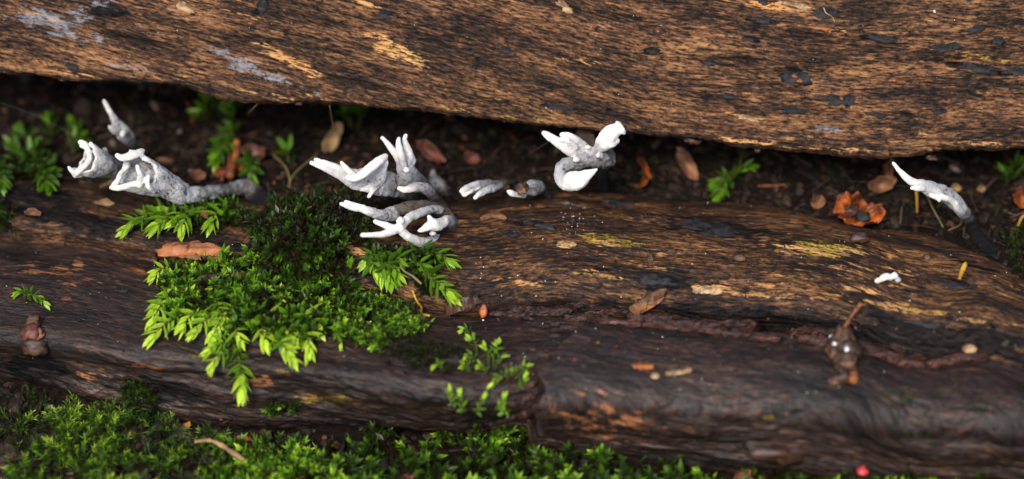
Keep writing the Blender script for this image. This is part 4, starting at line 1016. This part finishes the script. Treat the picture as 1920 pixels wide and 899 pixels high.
carpet('moss_tuft', 'dull olive moss clinging to the dark ledge at the crevice mouth', [
    ([(-10, 380), (20, 385), (25, 430), (-10, 430)], 60, 'fine', (.2, .4), (.3, .5), 0, -1), ([(0, 290), (90, 280), (110, 330), (60, 345), (0, 330)], 130, 'leafy', (.3, .5), (.2, .45), 0, -.6)])

# ------------------------------------------------------------------ litter in the crevice and on the ground (stuff)
def crumbs(name, label, regions, on=('ground',)):
    VV, FF, TT = [], [], []; off = 0
    pal = [((.006, .004, .003), 6), ((.014, .008, .006), 6), ((.03, .015, .010), 4), ((.06, .026, .012), 1.6), ((.20, .065, .014), .3), ((.05, .036, .024), .8), ((.12, .09, .07), .2), ((.02, .02, .007), .8)]
    cols = [c for c, _ in pal]; wts = [w_ for _, w_ in pal]
    for (x0, x1, y0, y1), n, (s0, s1), fib in regions:
        for _ in range(n):
            x, y = rnd.uniform(x0, x1), rnd.uniform(y0, y1)
            h = hit(x, y)
            if h is None or h[2] not in on: continue
            P, nn, _k = h
            c = np.array(rnd.choices(cols, wts)[0]) * rnd.uniform(1.1, 2.4)
            if rnd.random() < fib:
                L = rnd.uniform(.25, 1.1); d = np.array([rnd.gauss(0, 1), rnd.gauss(0, .7), rnd.gauss(0, .35)]); d /= np.linalg.norm(d); r = rnd.uniform(.008, .025)
                k = frame_from(d, 0); tt = np.linspace(-.5, .5, 4); bend = k[:, 0] * rnd.uniform(-.12, .12)
                V = np.vstack([P + nn * .04 + d * L * t_ + bend * (1 - 4 * t_ * t_) + r * (1.05 - abs(t_)) * (k[:, 0] * math.cos(a) + k[:, 1] * math.sin(a)) for t_ in tt for a in (0, 2.1, 4.2)][:12]).reshape(-1, 3)
                F = np.array([(i * 3 + a, i * 3 + (a + 1) % 3, (i + 1) * 3 + (a + 1) % 3) for i in range(3) for a in range(3)] + [(i * 3 + a, (i + 1) * 3 + (a + 1) % 3, (i + 1) * 3 + a) for i in range(3) for a in range(3)])
            else:
                s = s0 * (s1 / s0) ** (rnd.random() ** 2.2)
                V0, F = ICO0
                V = V0 * (1 + rng.uniform(-.38, .38, (len(V0), 1)))
                V = V * np.array([rnd.uniform(.7, 1.6), rnd.uniform(.5, 1.1), rnd.uniform(.15, .5)]) * s
                V = V @ frame_from(nn + rng.normal(0, .35, 3), rnd.uniform(0, 6.28)).T + P + nn * s * .15
            VV.append(V); FF.append(F + off); off += len(V); TT.append(np.repeat(c[None], len(V), 0))
    o = obj(name, new_mesh(name, np.vstack(VV), np.vstack(FF), M['crumb'], dict(tint=np.vstack(TT)), smooth=False))
    return tag(o, label, 'litter', None, 'stuff')
crumbs('leaf_litter', 'dark crumbs, needles and bits of bark littering the soil of the crevice', [((-150, 2070, 130, 540), 15000, (.018, .13), .22), ((-150, 2070, 130, 540), 420, (.10, .26), .0)])
crumbs('leaf_litter', 'dark crumbs and bits of bark among the moss at the front', [((-100, 2050, 700, 950), 2600, (.05, .30), .12)])

crumbs('wood_crumbs', 'tiny crumbs and fibres of rotten wood strewn over the two lower logs', [((-50, 1970, 350, 840), 1500, (.010, .045), 0), ((900, 1950, 580, 700), 500, (.012, .06), 0)], ('rotten_log', 'lower_log'))
# white specks of spores and droppings on the wood
def specks(name, label, spots):
    VV, FF = [], []; off = 0
    for x, y, r in spots:
        h = hit(x, y)
        if h is None or h[2] == 'ground': continue
        V = ICO0[0] * np.array([1, rnd.uniform(.6, 1), .6]) * r
        VV.append(V @ frame_from(h[1], rnd.uniform(0, 6)).T + h[0] + h[1] * r * .3); FF.append(ICO0[1] + off); off += len(V)
    o = obj(name, new_mesh(name, np.vstack(VV), np.vstack(FF), M['white']))
    return tag(o, label, 'specks', None, 'stuff')
sp = [(rnd.gauss(1078, 16), rnd.gauss(405, 26), rnd.uniform(.006, .018)) for _ in range(30)]
sp += [(rnd.uniform(900, 1900), rnd.uniform(380, 600), rnd.uniform(.006, .018)) for _ in range(60)]
sp += [(rnd.uniform(0, 900), rnd.uniform(440, 680), rnd.uniform(.006, .016)) for _ in range(50)]
sp += [(rnd.uniform(900, 1900), rnd.uniform(600, 760), rnd.uniform(.006, .018)) for _ in range(40)]
sp += [(rnd.uniform(0, 1900), rnd.uniform(0, 230), rnd.uniform(.005, .014)) for _ in range(45)]
sp += [(1752, 22, .045), (695, 604, .03), (906, 601, .03)]
specks('spore_specks', 'fine white specks scattered over the damp wood', sp)

# ------------------------------------------------------------------ chips, twigs, leaves, flakes
def chip(name, label, pts, width, thick, mat, cat, group=None, seed=0, lift=0.0, taper=(.35, .35), rag=.18, only=None, seg=5, ns=8):
    """flat splinter along photo points, lying on what it touches; width px, thick cm"""
    Q = cr([(x, y) for x, y in pts], seg)
    H = [hitn(x, y, only) for x, y in Q]
    C = np.array([h[0] for h in H]); N = np.array([h[1] for h in H]).mean(0); N /= np.linalg.norm(N)
    m = len(C)
    t = np.linspace(0, 1, m)[:, None]
    if len(pts) == 2: C = C[0] * (1 - t) + C[-1] * t
    else:
        for _ in range(2): C[1:-1] = (C[:-2] + 2 * C[1:-1] + C[2:]) / 4
    C = C + N * (thick * .35 + lift)
    T = np.gradient(C, axis=0); T /= np.linalg.norm(T, axis=1, keepdims=True)
    S = np.cross(T, N); S /= np.linalg.norm(S, axis=1, keepdims=True)
    wd = np.interp(t[:, 0], [0, .12, .5, .88, 1], [taper[0], .85, 1, .85, taper[1]]) * width / PPC / 2
    ph = np.linspace(0, 2 * np.pi, ns, endpoint=False) + .3
    sq = lambda a: np.sign(a) * np.abs(a) ** .55
    V = C[:, None] + (wd[:, None] * sq(np.cos(ph)))[..., None] * S[:, None] + (thick / 2 * sq(np.sin(ph)))[None, :, None] * N
    cnt = np.arange(m * ns)
    r = np.random.default_rng(seed + 500)
    V = V + (r.uniform(-1, 1, (m, ns, 1)) * rag * thick) * N + (r.uniform(-1, 1, (m, ns, 1)) * rag * wd[:, None, None]) * S[:, None]
    V[0] += T[0] * r.uniform(-1, 1, (ns, 1)) * width / PPC * .35; V[-1] += T[-1] * r.uniform(-1, 1, (ns, 1)) * width / PPC * .35
    i, j = np.meshgrid(np.arange(m - 1), np.arange(ns), indexing='ij'); j2 = (j + 1) % ns
    q = np.stack([i * ns + j, i * ns + j2, (i + 1) * ns + j2, (i + 1) * ns + j], -1).reshape(-1, 4)
    jj = np.arange(ns); b = (m - 1) * ns
    V = np.vstack([V.reshape(-1, 3), C[:1], C[-1:]])
    tr = np.vstack([np.stack([(jj + 1) % ns, jj, np.full(ns, m * ns)], 1), np.stack([b + jj, b + (jj + 1) % ns, np.full(ns, m * ns + 1)], 1)])
    org = C[m // 2]
    at = dict(m_tan=np.zeros(len(V)), m_yel=np.zeros(len(V)), m_blue=np.zeros(len(V)), m_dark=np.zeros(len(V)), grain=np.stack([V[:, 0], V[:, 1], V[:, 2]], 1)) if mat is M['redrot'] else None
    o = obj(name, new_mesh(name, V, [q, tr], mat, at, smooth=False, origin=org), loc=org)
    if label: tag(o, label, cat, group)
    return o
def lump(name, label, px, py, rx, ry, mat, cat, group=None, seed=0, lift=.3, rough=.4, depth_k=.8, w=None):
    V, F = ICO2
    n1 = fbm(V[:, 0] * 1.6 + seed, V[:, 1] * 1.6, V[:, 2] * 1.6, 3, seed); n2 = fbm(V[:, 0] * 4 + seed, V[:, 1] * 4, V[:, 2] * 4, 2, seed + 3)
    V = V * (1 + rough * n1 + rough * .5 * n2)[:, None]
    P, n, _ = hitn(px, py)
    if w is not None: P = at_w(px, py, w)
    V = V[:, :1] * RT * rx / PPC + V[:, 1:2] * UP * ry / PPC + V[:, 2:] * DV * min(rx, ry) / PPC * depth_k
    P = P + (n * lift * min(rx, ry) / PPC if w is None else 0)
    o = obj(name, new_mesh(name, V, F, mat, smooth=True), loc=P)
    if label: tag(o, label, cat, group)
    return o
def dead_leaf(name, label, px, py, rx, ry, rot, mat, cup=.25, wave=.12, seed=0, face=.6, lift=.12, group=None, rag=.22, thick=.02, pts=36, rings=7, point=0.0):
    P, n, _ = hitn(px, py)
    nn = n * (1 - face) - DV * face; nn /= np.linalg.norm(nn)
    A = RT * math.cos(math.radians(rot)) - UP * math.sin(math.radians(rot)); A -= nn * (A @ nn); A /= np.linalg.norm(A); B = np.cross(nn, A)
    ph = np.linspace(0, 2 * np.pi, pts, endpoint=False)
    rr = 1 + rag * fbm(np.cos(ph) * 2.2 + seed, np.sin(ph) * 2.2, oct=4, seed=seed) + rag * .5 * vnoise(ph * 6, ph * 0, seed=seed + 2)
    rr *= 1 + point * np.abs(np.cos(ph)) ** 6
    G = []
    for k in range(1, rings + 1):
        f = k / rings
        x = f * rr * np.cos(ph) * rx / PPC; y = f * rr * np.sin(ph) * ry / PPC
        z = cup * f * f * (1 + .4 * np.cos(2 * ph + seed)) + wave * f * fbm(np.cos(ph) * 2 * f + seed, np.sin(ph) * 2 * f + 3, oct=3, seed=seed + 9)
        G.append(P + nn * lift + x[:, None] * A + y[:, None] * B + z[:, None] * nn)
    G = np.array(G); c = P + nn * lift
    V = np.vstack([c[None], G.reshape(-1, 3)]); n0 = len(V)
    V = np.vstack([V, V - nn * thick])
    tri, quad = [], []
    for j in range(pts):
        j2 = (j + 1) % pts
        tri += [(0, 1 + j, 1 + j2), (n0, n0 + 1 + j2, n0 + 1 + j)]
        for k in range(rings - 1):
            a, b = 1 + k * pts, 1 + (k + 1) * pts
            quad += [(a + j, b + j, b + j2, a + j2), (n0 + a + j2, n0 + b + j2, n0 + b + j, n0 + a + j)]
        e = 1 + (rings - 1) * pts
        quad.append((e + j, n0 + e + j, n0 + e + j2, e + j2))
    o = obj(name, new_mesh(name, V, [np.array(tri), np.array(quad)], mat, origin=P), loc=P)
    tag(o, label, 'leaf', group)
    return o
def strand(name, label, pts, r, mat, cat, group=None, ns=5, rag=0.0):
    """pts: (px, py, lift cm) on the surface, or (px, py, None, w)"""
    C = []
    for p in pts:
        if p[2] is None: C.append(at_w(p[0], p[1], p[3]))
        else:
            P, n, _ = hitn(p[0], p[1]); C.append(P + n * p[2])
    C = cr(np.array(C), 6)
    R = np.full(len(C), r) * (1 + rag * rng.uniform(-1, 1, len(C)))
    o = obj(name, tube_mesh(name, C, R, mat, ns, C[0]), loc=C[0])
    tag(o, label, cat, group); return o

# -- chips and splinters
o = chip('wood_splinter', 'orange-brown wood splinter with a split end beside the moss cushion', [(300, 474), (345, 468), (390, 470), (428, 483)], 30, .14, M['chip'], 'wood chip', seed=1, taper=(.5, .75), lift=.04, rag=.32)
obj('splinter_tongue', chip('splinter_tongue', None, [(352, 480), (400, 484), (428, 485)], 9, .08, M['brchip'], None, seed=2, lift=.16).data, o, None)
for ch in list(o.children):
    src = [x for x in bpy.data.objects if x.name.startswith('splinter_tongue') and x.parent is None][0]
    ch.location = src.location - o.location; bpy.data.objects.remove(src)
chip('wood_pellet', 'small rounded brown pellet at the blunt end of the orange splinter', [(286, 470), (291, 482), (292, 490)], 13, .12, M['dkchip'], 'pellet', seed=3)
chip('stick', 'dark reddish stick lying across the moss cushion', [(396, 519), (430, 517), (482, 514)], 13, .14, M['dkchip'], 'stick', seed=4, lift=.80)
chip('wood_splinter', 'brown splinter propped at a slant over the crack in the lower log', [(1190, 582), (1215, 566), (1250, 543)], 22, .12, M['brchip'], 'wood chip', seed=5, lift=.08, taper=(1.0, .35), rag=.3)
chip('wood_splinter', 'thin pale-edged sliver under the slanting splinter', [(1198, 585), (1222, 572), (1246, 556)], 8, .08, M['chip'], 'wood chip', seed=6, lift=.1)
chip('wood_chunk', 'blunt dark wood chunk wedged in the crack beside the small orange bud', [(842, 582), (870, 572), (898, 562)], 26, .22, M['dkchip'], 'wood chip', seed=7, taper=(.7, .8))
lump('bud_scale', 'small glossy orange bud scale standing in the crack', 905, 580, 8, 14, M['leaf_or'], 'bud', seed=8, lift=.6)
chip('straw', 'pale straw fragment lying alone on the raised plate', [(1250, 704), (1272, 701), (1296, 697)], 9, .08, M['straw'], 'straw', seed=9, lift=.02, taper=(.8, .8))
chip('wood_pellet', 'smooth brown pellet on the raised plate left of the straw', [(1188, 688), (1205, 688), (1222, 690)], 14, .12, M['chip'], 'pellet', seed=10, taper=(.8, .8))
lump('pebble', 'tiny round tan grain on the raised plate beside the straw', 1228, 706, 8, 6, M['straw'], 'grain', seed=11)
lump('seed', 'pale split seed husk at the upper rim of the raised plate', 1818, 655, 13, 9, M['straw'], 'seed', seed=12, rough=.15)
chip('wood_chip', 'crusty grey-brown chip near the black stalk', [(1820, 527), (1834, 530), (1848, 534)], 14, .10, M['debris'], 'wood chip', seed=13)
chip('wood_chip', 'flat dark chip right of the white beads', [(1712, 516), (1724, 515), (1736, 513)], 12, .08, M['dkchip'], 'wood chip', seed=14)
lump('wood_crumb', 'small orange-brown crumb below the black stalk', 1738, 484, 8, 6, M['debris'], 'crumb', seed=15)
lump('wood_crumb', 'lumpy brown crumb right of the black patch on the lower log', 1387, 486, 13, 8, M['debris'], 'crumb', seed=16)
chip('wood_chip', 'curled dark chip on the upper side of the lower log under the two-fingered fungus', [(902, 412), (925, 405), (948, 412)], 12, .10, M['brchip'], 'wood chip', seed=17)
chip('wood_chip', 'short black chip below the curled chip on the lower log', [(950, 441), (962, 442), (974, 443)], 12, .10, M['black'], 'wood chip', seed=18)
chip('bark_scrap', 'ragged black scrap lying below the debris-laden fungus', [(985, 420), (1010, 424), (1040, 434)], 18, .12, M['black'], 'bark', seed=19)
chip('wood_chip', 'tiny speckled chip standing on the yellow-streaked wood', [(1216, 478), (1220, 488), (1220, 495)], 11, .12, M['debris'], 'wood chip', seed=20)
chip('rotten_flake', 'pale peeling flake at the edge of the black patch', [(1300, 545), (1325, 544), (1355, 548)], 13, .02, M['straw'], 'wood chip', seed=21, rag=.6, taper=(.5, .3))
chip('rotten_flake', 'pale peeling flake on the yellow-streaked wood', [(1045, 458), (1060, 456), (1078, 460)], 12, .02, M['straw'], 'wood chip', seed=22, rag=.6, taper=(.5, .3))
chip('wood_pellet', 'brown pellet in the moss creeping under the toothed fungus', [(378, 415), (384, 420), (392, 426)], 13, .12, M['leaf_rd'], 'pellet', seed=23, lift=.3)
chip('wood_chip', 'black chip on the bare dark wood left of the orange splinter', [(217, 545), (228, 546), (240, 549)], 11, .08, M['black'], 'wood chip', seed=24)
chip('wood_chip', 'reddish chip on the bare dark wood near the moss sprig', [(115, 562), (125, 561), (134, 563)], 9, .06, M['leaf_rd'], 'wood chip', seed=25)
chip('wood_chip', 'orange chip on the ledge behind the creeping moss', [(190, 352), (214, 342), (228, 338)], 10, .08, M['leaf_tn'], 'wood chip', seed=26)
lump('debris_ball', 'round crumb of brown debris stuck on the stubby grey fungus', 979, 355, 11, 12, M['debris'], 'debris', seed=27, w=-.15, rough=1.0)
# -- debris clump with a twig on the plate, another on the left
r = empty('debris_clump', hitn(1580, 700)[0])
tag(r, 'dark twig-topped clump of debris with white spots on the raised plate', 'debris')
def under(root, o):
    o.location = o.location - root.location; o.parent = root
    for k in ('label', 'category', 'group'):
        if k in o: del o[k]
    return o
under(r, strand('twig', 'x', [(1574, 628, .55), (1580, 618, .5), (1592, 603, .4), (1604, 592, .35), (1616, 580, .3)], .055, M['chip'], 'x', rag=.35, ns=7))
for x, y, rx, ry, m in [(1575, 650, 20, 22, 'debris'), (1590, 668, 22, 20, 'dkchip'), (1568, 668, 18, 18, 'debris'), (1585, 690, 18, 20, 'debris'), (1598, 712, 10, 10, 'chip'), (1566, 718, 12, 8, 'debris'), (1582, 712, 14, 14, 'dkchip')]:
    under(r, lump('debris_lump', 'x', x, y, rx, ry, M[m], 'x', seed=x, lift=.7, rough=.7))
for x, y, rx, ry in [(1563, 632, 9, 4.5), (1565, 645, 4, 3), (1588, 655, 4, 5)]:
    under(r, lump('white_spot', 'x', x, y, rx, ry, M['white'], 'x', seed=x, w=depth(hitn(x, y)[0]) - .75, rough=.1))
r = empty('debris_clump', hitn(66, 640)[0])
tag(r, 'brown crumpled clump of debris leaning on the left front ridge', 'debris')
for x, y, rx, ry, m in [(64, 610, 14, 14, 'debris'), (60, 628, 16, 16, 'leaf_rd'), (72, 630, 12, 14, 'leaf_br'), (68, 648, 24, 15, 'dkchip'), (66, 655, 12, 8, 'debris')]:
    under(r, lump('debris_lump', 'x', x, y, rx, ry, M[m], 'x', seed=x + y, lift=.5, rough=.7))
# -- dead leaves
o = dead_leaf('curled_leaf', 'large curled orange dead leaf cupping dark debris on the lower log', 1605, 412, 50, 38, 12, M['leaf_or'], cup=.5, wave=.7, seed=27, face=.6, lift=.14, rag=.15, pts=64, rings=10)
lump('debris_lump', 'dark chip lying inside the curled orange leaf', 1616, 408, 15, 13, M['black'], 'debris', seed=31, w=depth(hitn(1608, 412)[0]) - .35, rough=.6)
lump('debris_lump', 'dark brown chip caught under the lip of the curled orange leaf', 1612, 446, 17, 9, M['dkchip'], 'debris', seed=33, w=depth(hitn(1612, 446)[0]) - .3, rough=.6)
lump('debris_lump', 'dark brown crumb at the back of the curled orange leaf', 1596, 396, 17, 11, M['dkchip'], 'debris', seed=35, w=depth(hitn(1608, 412)[0]) - .3, rough=.6)
dead_leaf('dead_leaf', 'brown folded dead leaf standing in the crevice behind the curled orange leaf', 1648, 352, 26, 15, -12, M['leaf_br'], seed=6, cup=.3, face=.8, lift=.25)
dead_leaf('dead_leaf', 'narrow brown leaf tip rising behind the folded leaf', 1660, 330, 22, 11, -75, M['leaf_br'], seed=7, cup=.3, face=.8, lift=.3)
dead_leaf('dead_leaf', 'oblong brown dead leaf upright in the crevice right of the winged fungus', 1286, 312, 36, 15, 62, M['leaf_br'], seed=8, cup=.2, face=.85, lift=.3)
dead_leaf('dead_leaf', 'thin orange-red leaf strip twisted in the dark crevice', 1205, 320, 24, 6, 62, M['leaf_or'], seed=9, cup=.25, face=.85, lift=.3)
dead_leaf('dead_leaf', 'orange leaf scrap below the twisted red strip', 1206, 344, 14, 6, -60, M['leaf_or'], seed=10, cup=.2, face=.85, lift=.3)
dead_leaf('dead_leaf', 'bright orange folded leaf at the crevice end right of the curved fungus', 1912, 376, 18, 24, 15, M['leaf_or'], seed=11, cup=.3, face=.8, lift=.3)
dead_leaf('dead_leaf', 'square dark red leaf scrap above the long fungus stalk', 478, 290, 22, 19, 8, M['leaf_rd'], seed=12, cup=.15, face=.85, lift=.3)
dead_leaf('dead_leaf', 'tan pointed leaf upright behind the white-lipped fan', 626, 262, 32, 13, -62, M['leaf_tn'], seed=13, cup=.2, face=.9, lift=.3)
dead_leaf('dead_leaf', 'dull red oval leaf slanting behind the trident', 806, 292, 34, 13, 40, M['leaf_rd'], seed=14, cup=.2, face=.8, lift=.2)
dead_leaf('dead_leaf', 'pinkish leaf scrap at the back edge of the lower log', 1534, 384, 14, 11, -40, M['leaf_br'], seed=15, cup=.15, face=.7, lift=.15)
dead_leaf('dead_leaf', 'orange leaf crumb beside the upright orange twig', 418, 328, 14, 10, 10, M['leaf_or'], seed=16, cup=.15, face=.8, lift=.15)
dead_leaf('dead_leaf', 'small orange leaf crumb touching the upright orange twig', 452, 318, 10, 9, 10, M['leaf_or'], seed=17, cup=.15, face=.8, lift=.15)
dead_leaf('dead_leaf', 'brown leaf scrap lying in the crevice left of the upright twig', 372, 332, 16, 11, 20, M['leaf_br'], seed=18, cup=.15, face=.7, lift=.1)
dead_leaf('dead_leaf', 'dull brown leaf scrap in the crevice above the two-fingered fungus', 885, 300, 16, 11, 30, M['leaf_rd'], seed=19, cup=.15, face=.7, lift=.1)
dead_leaf('dead_leaf', 'small tan leaf scrap near the curved fungus stalk', 1790, 355, 9, 8, 30, M['leaf_tn'], seed=20, cup=.1, face=.8, lift=.15)
dead_leaf('dead_leaf', 'small round tan scrap right of the curved fungus', 1838, 357, 8, 7, 0, M['leaf_tn'], seed=21, cup=.1, face=.8, lift=.15)
dead_leaf('dead_leaf', 'brown leaf pieces on the dark ledge at the left', 62, 404, 16, 8, 10, M['leaf_br'], seed=22, cup=.1, face=.4, lift=.05)
dead_leaf('dead_leaf', 'brown flat leaf fragment under the ragged funnel fungus', 196, 384, 18, 6, 4, M['leaf_tn'], seed=23, cup=.06, face=.3, lift=.05)
dead_leaf('dead_leaf', 'yellow-brown leaf fragment under the antler-like tuft tips', 655, 402, 22, 8, 8, M['leaf_tn'], seed=24, cup=.1, face=.6, lift=.15)
# -- twigs, rootlets, threads
strand('twig', 'upright orange twig rising behind the long fungus stalk', [(438, 346, .25), (440, 325, .3), (443, 300, .4), (445, 290, .45)], .085, M['chip'], 'twig', ns=8, rag=.15)
strand('twig', 'dark red twig crossing behind the upright orange twig', [(418, 345, .15), (426, 325, .2), (430, 305, .25)], .06, M['leaf_rd'], 'twig', ns=6, rag=.15)
strand('rootlet', 'crooked yellow rootlet dangling over the crack', [(776, 545, .1), (784, 560, .14), (793, 570, .12), (794, 582, .12), (806, 598, .08)], .032, M['yroot'], 'root', rag=.3)
strand('moss_stalk', 'bare olive stalk of the arching moss shoot', [(750, 490, .15), (762, 512, .3), (778, 530, .35), (795, 541, .3)], .03, M['olive'], 'stalk')
strand('rootlet', 'thin tan fibre curving down from the log edge above the long stalk', [(488, 190, None, .4), (470, 208, None, 1.0), (462, 228, .2)], .014, M['olive'], 'root')
strand('rootlet', 'thin tan fibre hanging from the log edge above the tan leaf', [(618, 198, None, .4), (622, 222, None, 1.2), (627, 245, None, 1.8)], .014, M['olive'], 'root')
strand('rootlet', 'pale fibre looping beside the foot of the long stalk', [(512, 310, .3), (540, 335, .4), (545, 365, .3), (535, 390, .2)], .018, M['olive'], 'root')
strand('rootlet', 'fine tan fibre slanting up beside the looping one', [(540, 378, .2), (560, 350, .4), (585, 328, .5), (600, 320, .5)], .016, M['olive'], 'root')
strand('rootlet', 'orange needle upright in the soil left of the curved fungus', [(1719, 405, .1), (1718, 392, .3), (1719, 378, .4)], .03, M['yroot'], 'needle')
strand('rootlet', 'brown fibre slanting through the soil below the curved fungus', [(1735, 370, .2), (1745, 405, .3), (1765, 435, .15)], .02, M['olive'], 'root')
strand('rootlet', 'pale fibre lying level in the soil below the curved fungus', [(1755, 400, .2), (1775, 390, .3), (1800, 430, .2), (1780, 442, .15)], .014, M['olive'], 'root')
strand('rootlet', 'curly dry fibre on the upper log', [(1544, 14, .03), (1548, 26, .08), (1560, 34, .08), (1565, 43, .03)], .012, M['straw'], 'root')
strand('moss_stalk', 'short mossy yellow stub on the bare wood near the black stalk', [(1798, 526, .04), (1803, 516, .12), (1808, 505, .2)], .05, M['yroot'], 'stalk', ns=7, rag=.4)
strand('rootlet', 'yellow rootlet at the crevice end below the bright orange leaf', [(1908, 430, .1), (1914, 422, .2), (1922, 414, .2)], .035, M['yroot'], 'root', rag=.3)
strand('silk_thread', 'fine silk thread stretched across the left end of the crevice', [(-20, 186, None, .6), (75, 220, None, .7), (150, 262, None, .5)], .0022, M['silk'], 'thread', ns=4)
strand('silk_thread', 'fine silk thread running from the horn fungus towards the right', [(246, 252, None, 1.2), (262, 254, None, 1.3), (300, 262, None, 1.6)], .0022, M['silk'], 'thread', ns=4)
strand('silk_thread', 'fine silk thread from the winged fungus down towards the left', [(1030, 266, None, -.4), (1000, 284, None, .2), (978, 298, None, .8)], .0022, M['silk'], 'thread', ns=4)
strand('silk_thread', 'fine silk thread between the brown folded leaf and the curved fungus', [(1600, 340, None, .8), (1655, 346, None, .8), (1705, 350, None, -.2)], .0022, M['silk'], 'thread', ns=4)
strand('twig', 'pale curved twig among the moss at the left front', [(372, 858, .5), (400, 862, .55), (430, 880, .5), (465, 893, .4)], .06, M['leaf_tn'], 'twig', rag=.4, ns=7)
lump('red_speck', 'small red fruit body in the moss at the foot of the rotten log', 1622, 872, 11, 9, grainy('red_fruit', (.28, .02, .03), (.55, .06, .07), 500, .4), 'speck', seed=41, lift=1.5)
lump('pebble', 'orange-brown chunk at the foot of the rotten log', 1395, 888, 22, 24, M['leaf_br'], 'pebble', seed=43, lift=.6)
lump('pebble', 'dark lump pressed against the foot of the rotten log', 1455, 846, 44, 24, M['dkchip'], 'pebble', seed=45, lift=.1, rough=.8)

# ------------------------------------------------------------------ flakes and scars on the upper log (parts of it)
def flake(parent, px, py, rx, ry, rot, h, mat, seed, name='bark_flake', label=None, bowl=0.0):
    ph = np.linspace(0, 2 * np.pi, 30, endpoint=False)
    rr = 1 + .75 * fbm(np.cos(ph) * 2.2 + seed * 3.1, np.sin(ph) * 2.2, oct=4, seed=seed)
    c, s = math.cos(math.radians(rot)), math.sin(math.radians(rot))
    V = []; R = 6
    for k in range(R + 1):
        f = k / R
        for a, r_ in zip(ph, rr):
            x, y = f * r_ * math.cos(a) * rx, f * r_ * math.sin(a) * ry
            X, Y = px + x * c - y * s, py + x * s + y * c
            H = hit(X, Y)
            if H is None: return None
            z = h * (1 - f ** 4) + .35 * h * float(vnoise(np.array([X / 7.]), np.array([Y / 4.]), seed=seed)[0]) * (1 - f) - bowl * (1 - f * f) - (.03 if k == R else 0)
            V.append(H[0] + H[1] * z)
    n = 30; q = [(k * n + j, (k + 1) * n + j, (k + 1) * n + (j + 1) % n, k * n + (j + 1) % n) for k in range(R) for j in range(n)]
    o = obj(name, new_mesh(name, np.array(V), np.array(q), mat, origin=V[0]), parent, V[0])
    if label: o['label'] = label
    return o
for i_, (x, y, rx, ry, rot) in enumerate([(1430, 38, 24, 9, 4), (1545, 24, 26, 11, 4), (1492, 146, 34, 14, 4), (1576, 189, 32, 11, 5), (1488, 207, 26, 8, 12), (1650, 72, 30, 7, 10), (1770, 92, 36, 10, -4), (1835, 127, 40, 9, 8),
                                          (1872, 78, 14, 8, 0), (1645, 216, 24, 5, 12), (1405, 74, 14, 5, 8), (1760, 210, 14, 6, 8), (1330, 118, 14, 6, 8), (1366, 180, 14, 5, 6), (134, 125, 14, 7, 20), (492, 14, 10, 16, 25), (1830, 55, 22, 8, -20),
                                          (1050, 203, 24, 6, 8), (1225, 97, 14, 6, 0), (948, 94, 10, 7, 30), (1905, 135, 26, 9, 5), (720, 28, 14, 8, 30), (1430, 3, 10, 6, 20)]):
    flake(upper, x, y, rx, ry, rot, .022, M['black'], 60 + i_)
for i_, (x, y, rx, ry, rot) in enumerate([(1675, 150, 10, 4, 4), (1062, 14, 20, 8, 32), (1540, 53, 22, 5, 4), (1492, 10, 40, 6, 10), (1405, 222, 26, 6, 12), (1490, 142, 7, 5, 0), (1500, 152, 6, 4, 0), (1578, 184, 4, 4, 0)]):
    flake(upper, x, y, rx, ry, rot, .045, M['straw'] if i_ in (1, 3, 4) else M['chip'], 90 + i_, 'pale_flake')
for x, y, rx, ry in [(1297, 264, 16, 9), (841, 213, 7, 6), (946, 226, 8, 5), (1748, 296, 12, 7), (118, 149, 10, 5), (1420, 282, 7, 5), (560, 194, 8, 5)]:
    under(upper, lump('bark_crumb', 'x', x, y, rx * .8, ry * .8, M['dkchip'], 'x', seed=x, w=.3, rough=.9))
flake(upper, 345, 14, 18, 8, 30, .06, M['straw'], 120, 'pale_flake')
for i_, (x, y, rx, ry, rot) in enumerate([(1340, 428, 70, 16, 8), (1225, 526, 46, 13, 4), (1160, 379, 34, 8, 2), (1735, 608, 40, 8, 8), (1800, 536, 36, 8, 4)]):
    flake(lower, x, y, rx, ry, rot, .02, M['black'], 130 + i_)
# fibrous red-brown layers along the broken rim of the rotten log
for i_, (pts, wd, th) in enumerate([([(925, 716), (960, 706), (1000, 696)], 14, .16), ([(940, 738), (975, 728), (1006, 716)], 13, .16), ([(930, 760), (970, 752), (1005, 738)], 14, .18), ([(950, 780), (985, 772), (1010, 760)], 12, .16), ([(955, 586), (1010, 590), (1070, 590)], 20, .20), ([(1065, 582), (1130, 588), (1210, 600), (1290, 610)], 15, .22), ([(1180, 606), (1280, 618), (1370, 618), (1430, 622)], 16, .24), ([(1300, 618), (1370, 632), (1460, 642)], 10, .14),
                                    ([(1490, 618), (1540, 622), (1600, 640), (1660, 660)], 26, .26), ([(1500, 640), (1560, 650), (1620, 662), (1680, 678)], 14, .18), ([(1060, 600), (1120, 606), (1200, 614)], 10, .12), ([(1740, 690), (1790, 678), (1850, 676)], 18, .16), ([(900, 592), (950, 594), (1000, 604)], 10, .12), ([(1640, 668), (1690, 684), (1730, 690)], 12, .14)]):
    o = chip('wood_layer', None, pts, wd, th, M['redrot'], None, seed=200 + i_, only=('rotten_log', 'lower_log'), rag=.16, seg=9, ns=10, lift=.02)
    o.location = o.location; o.parent = slab
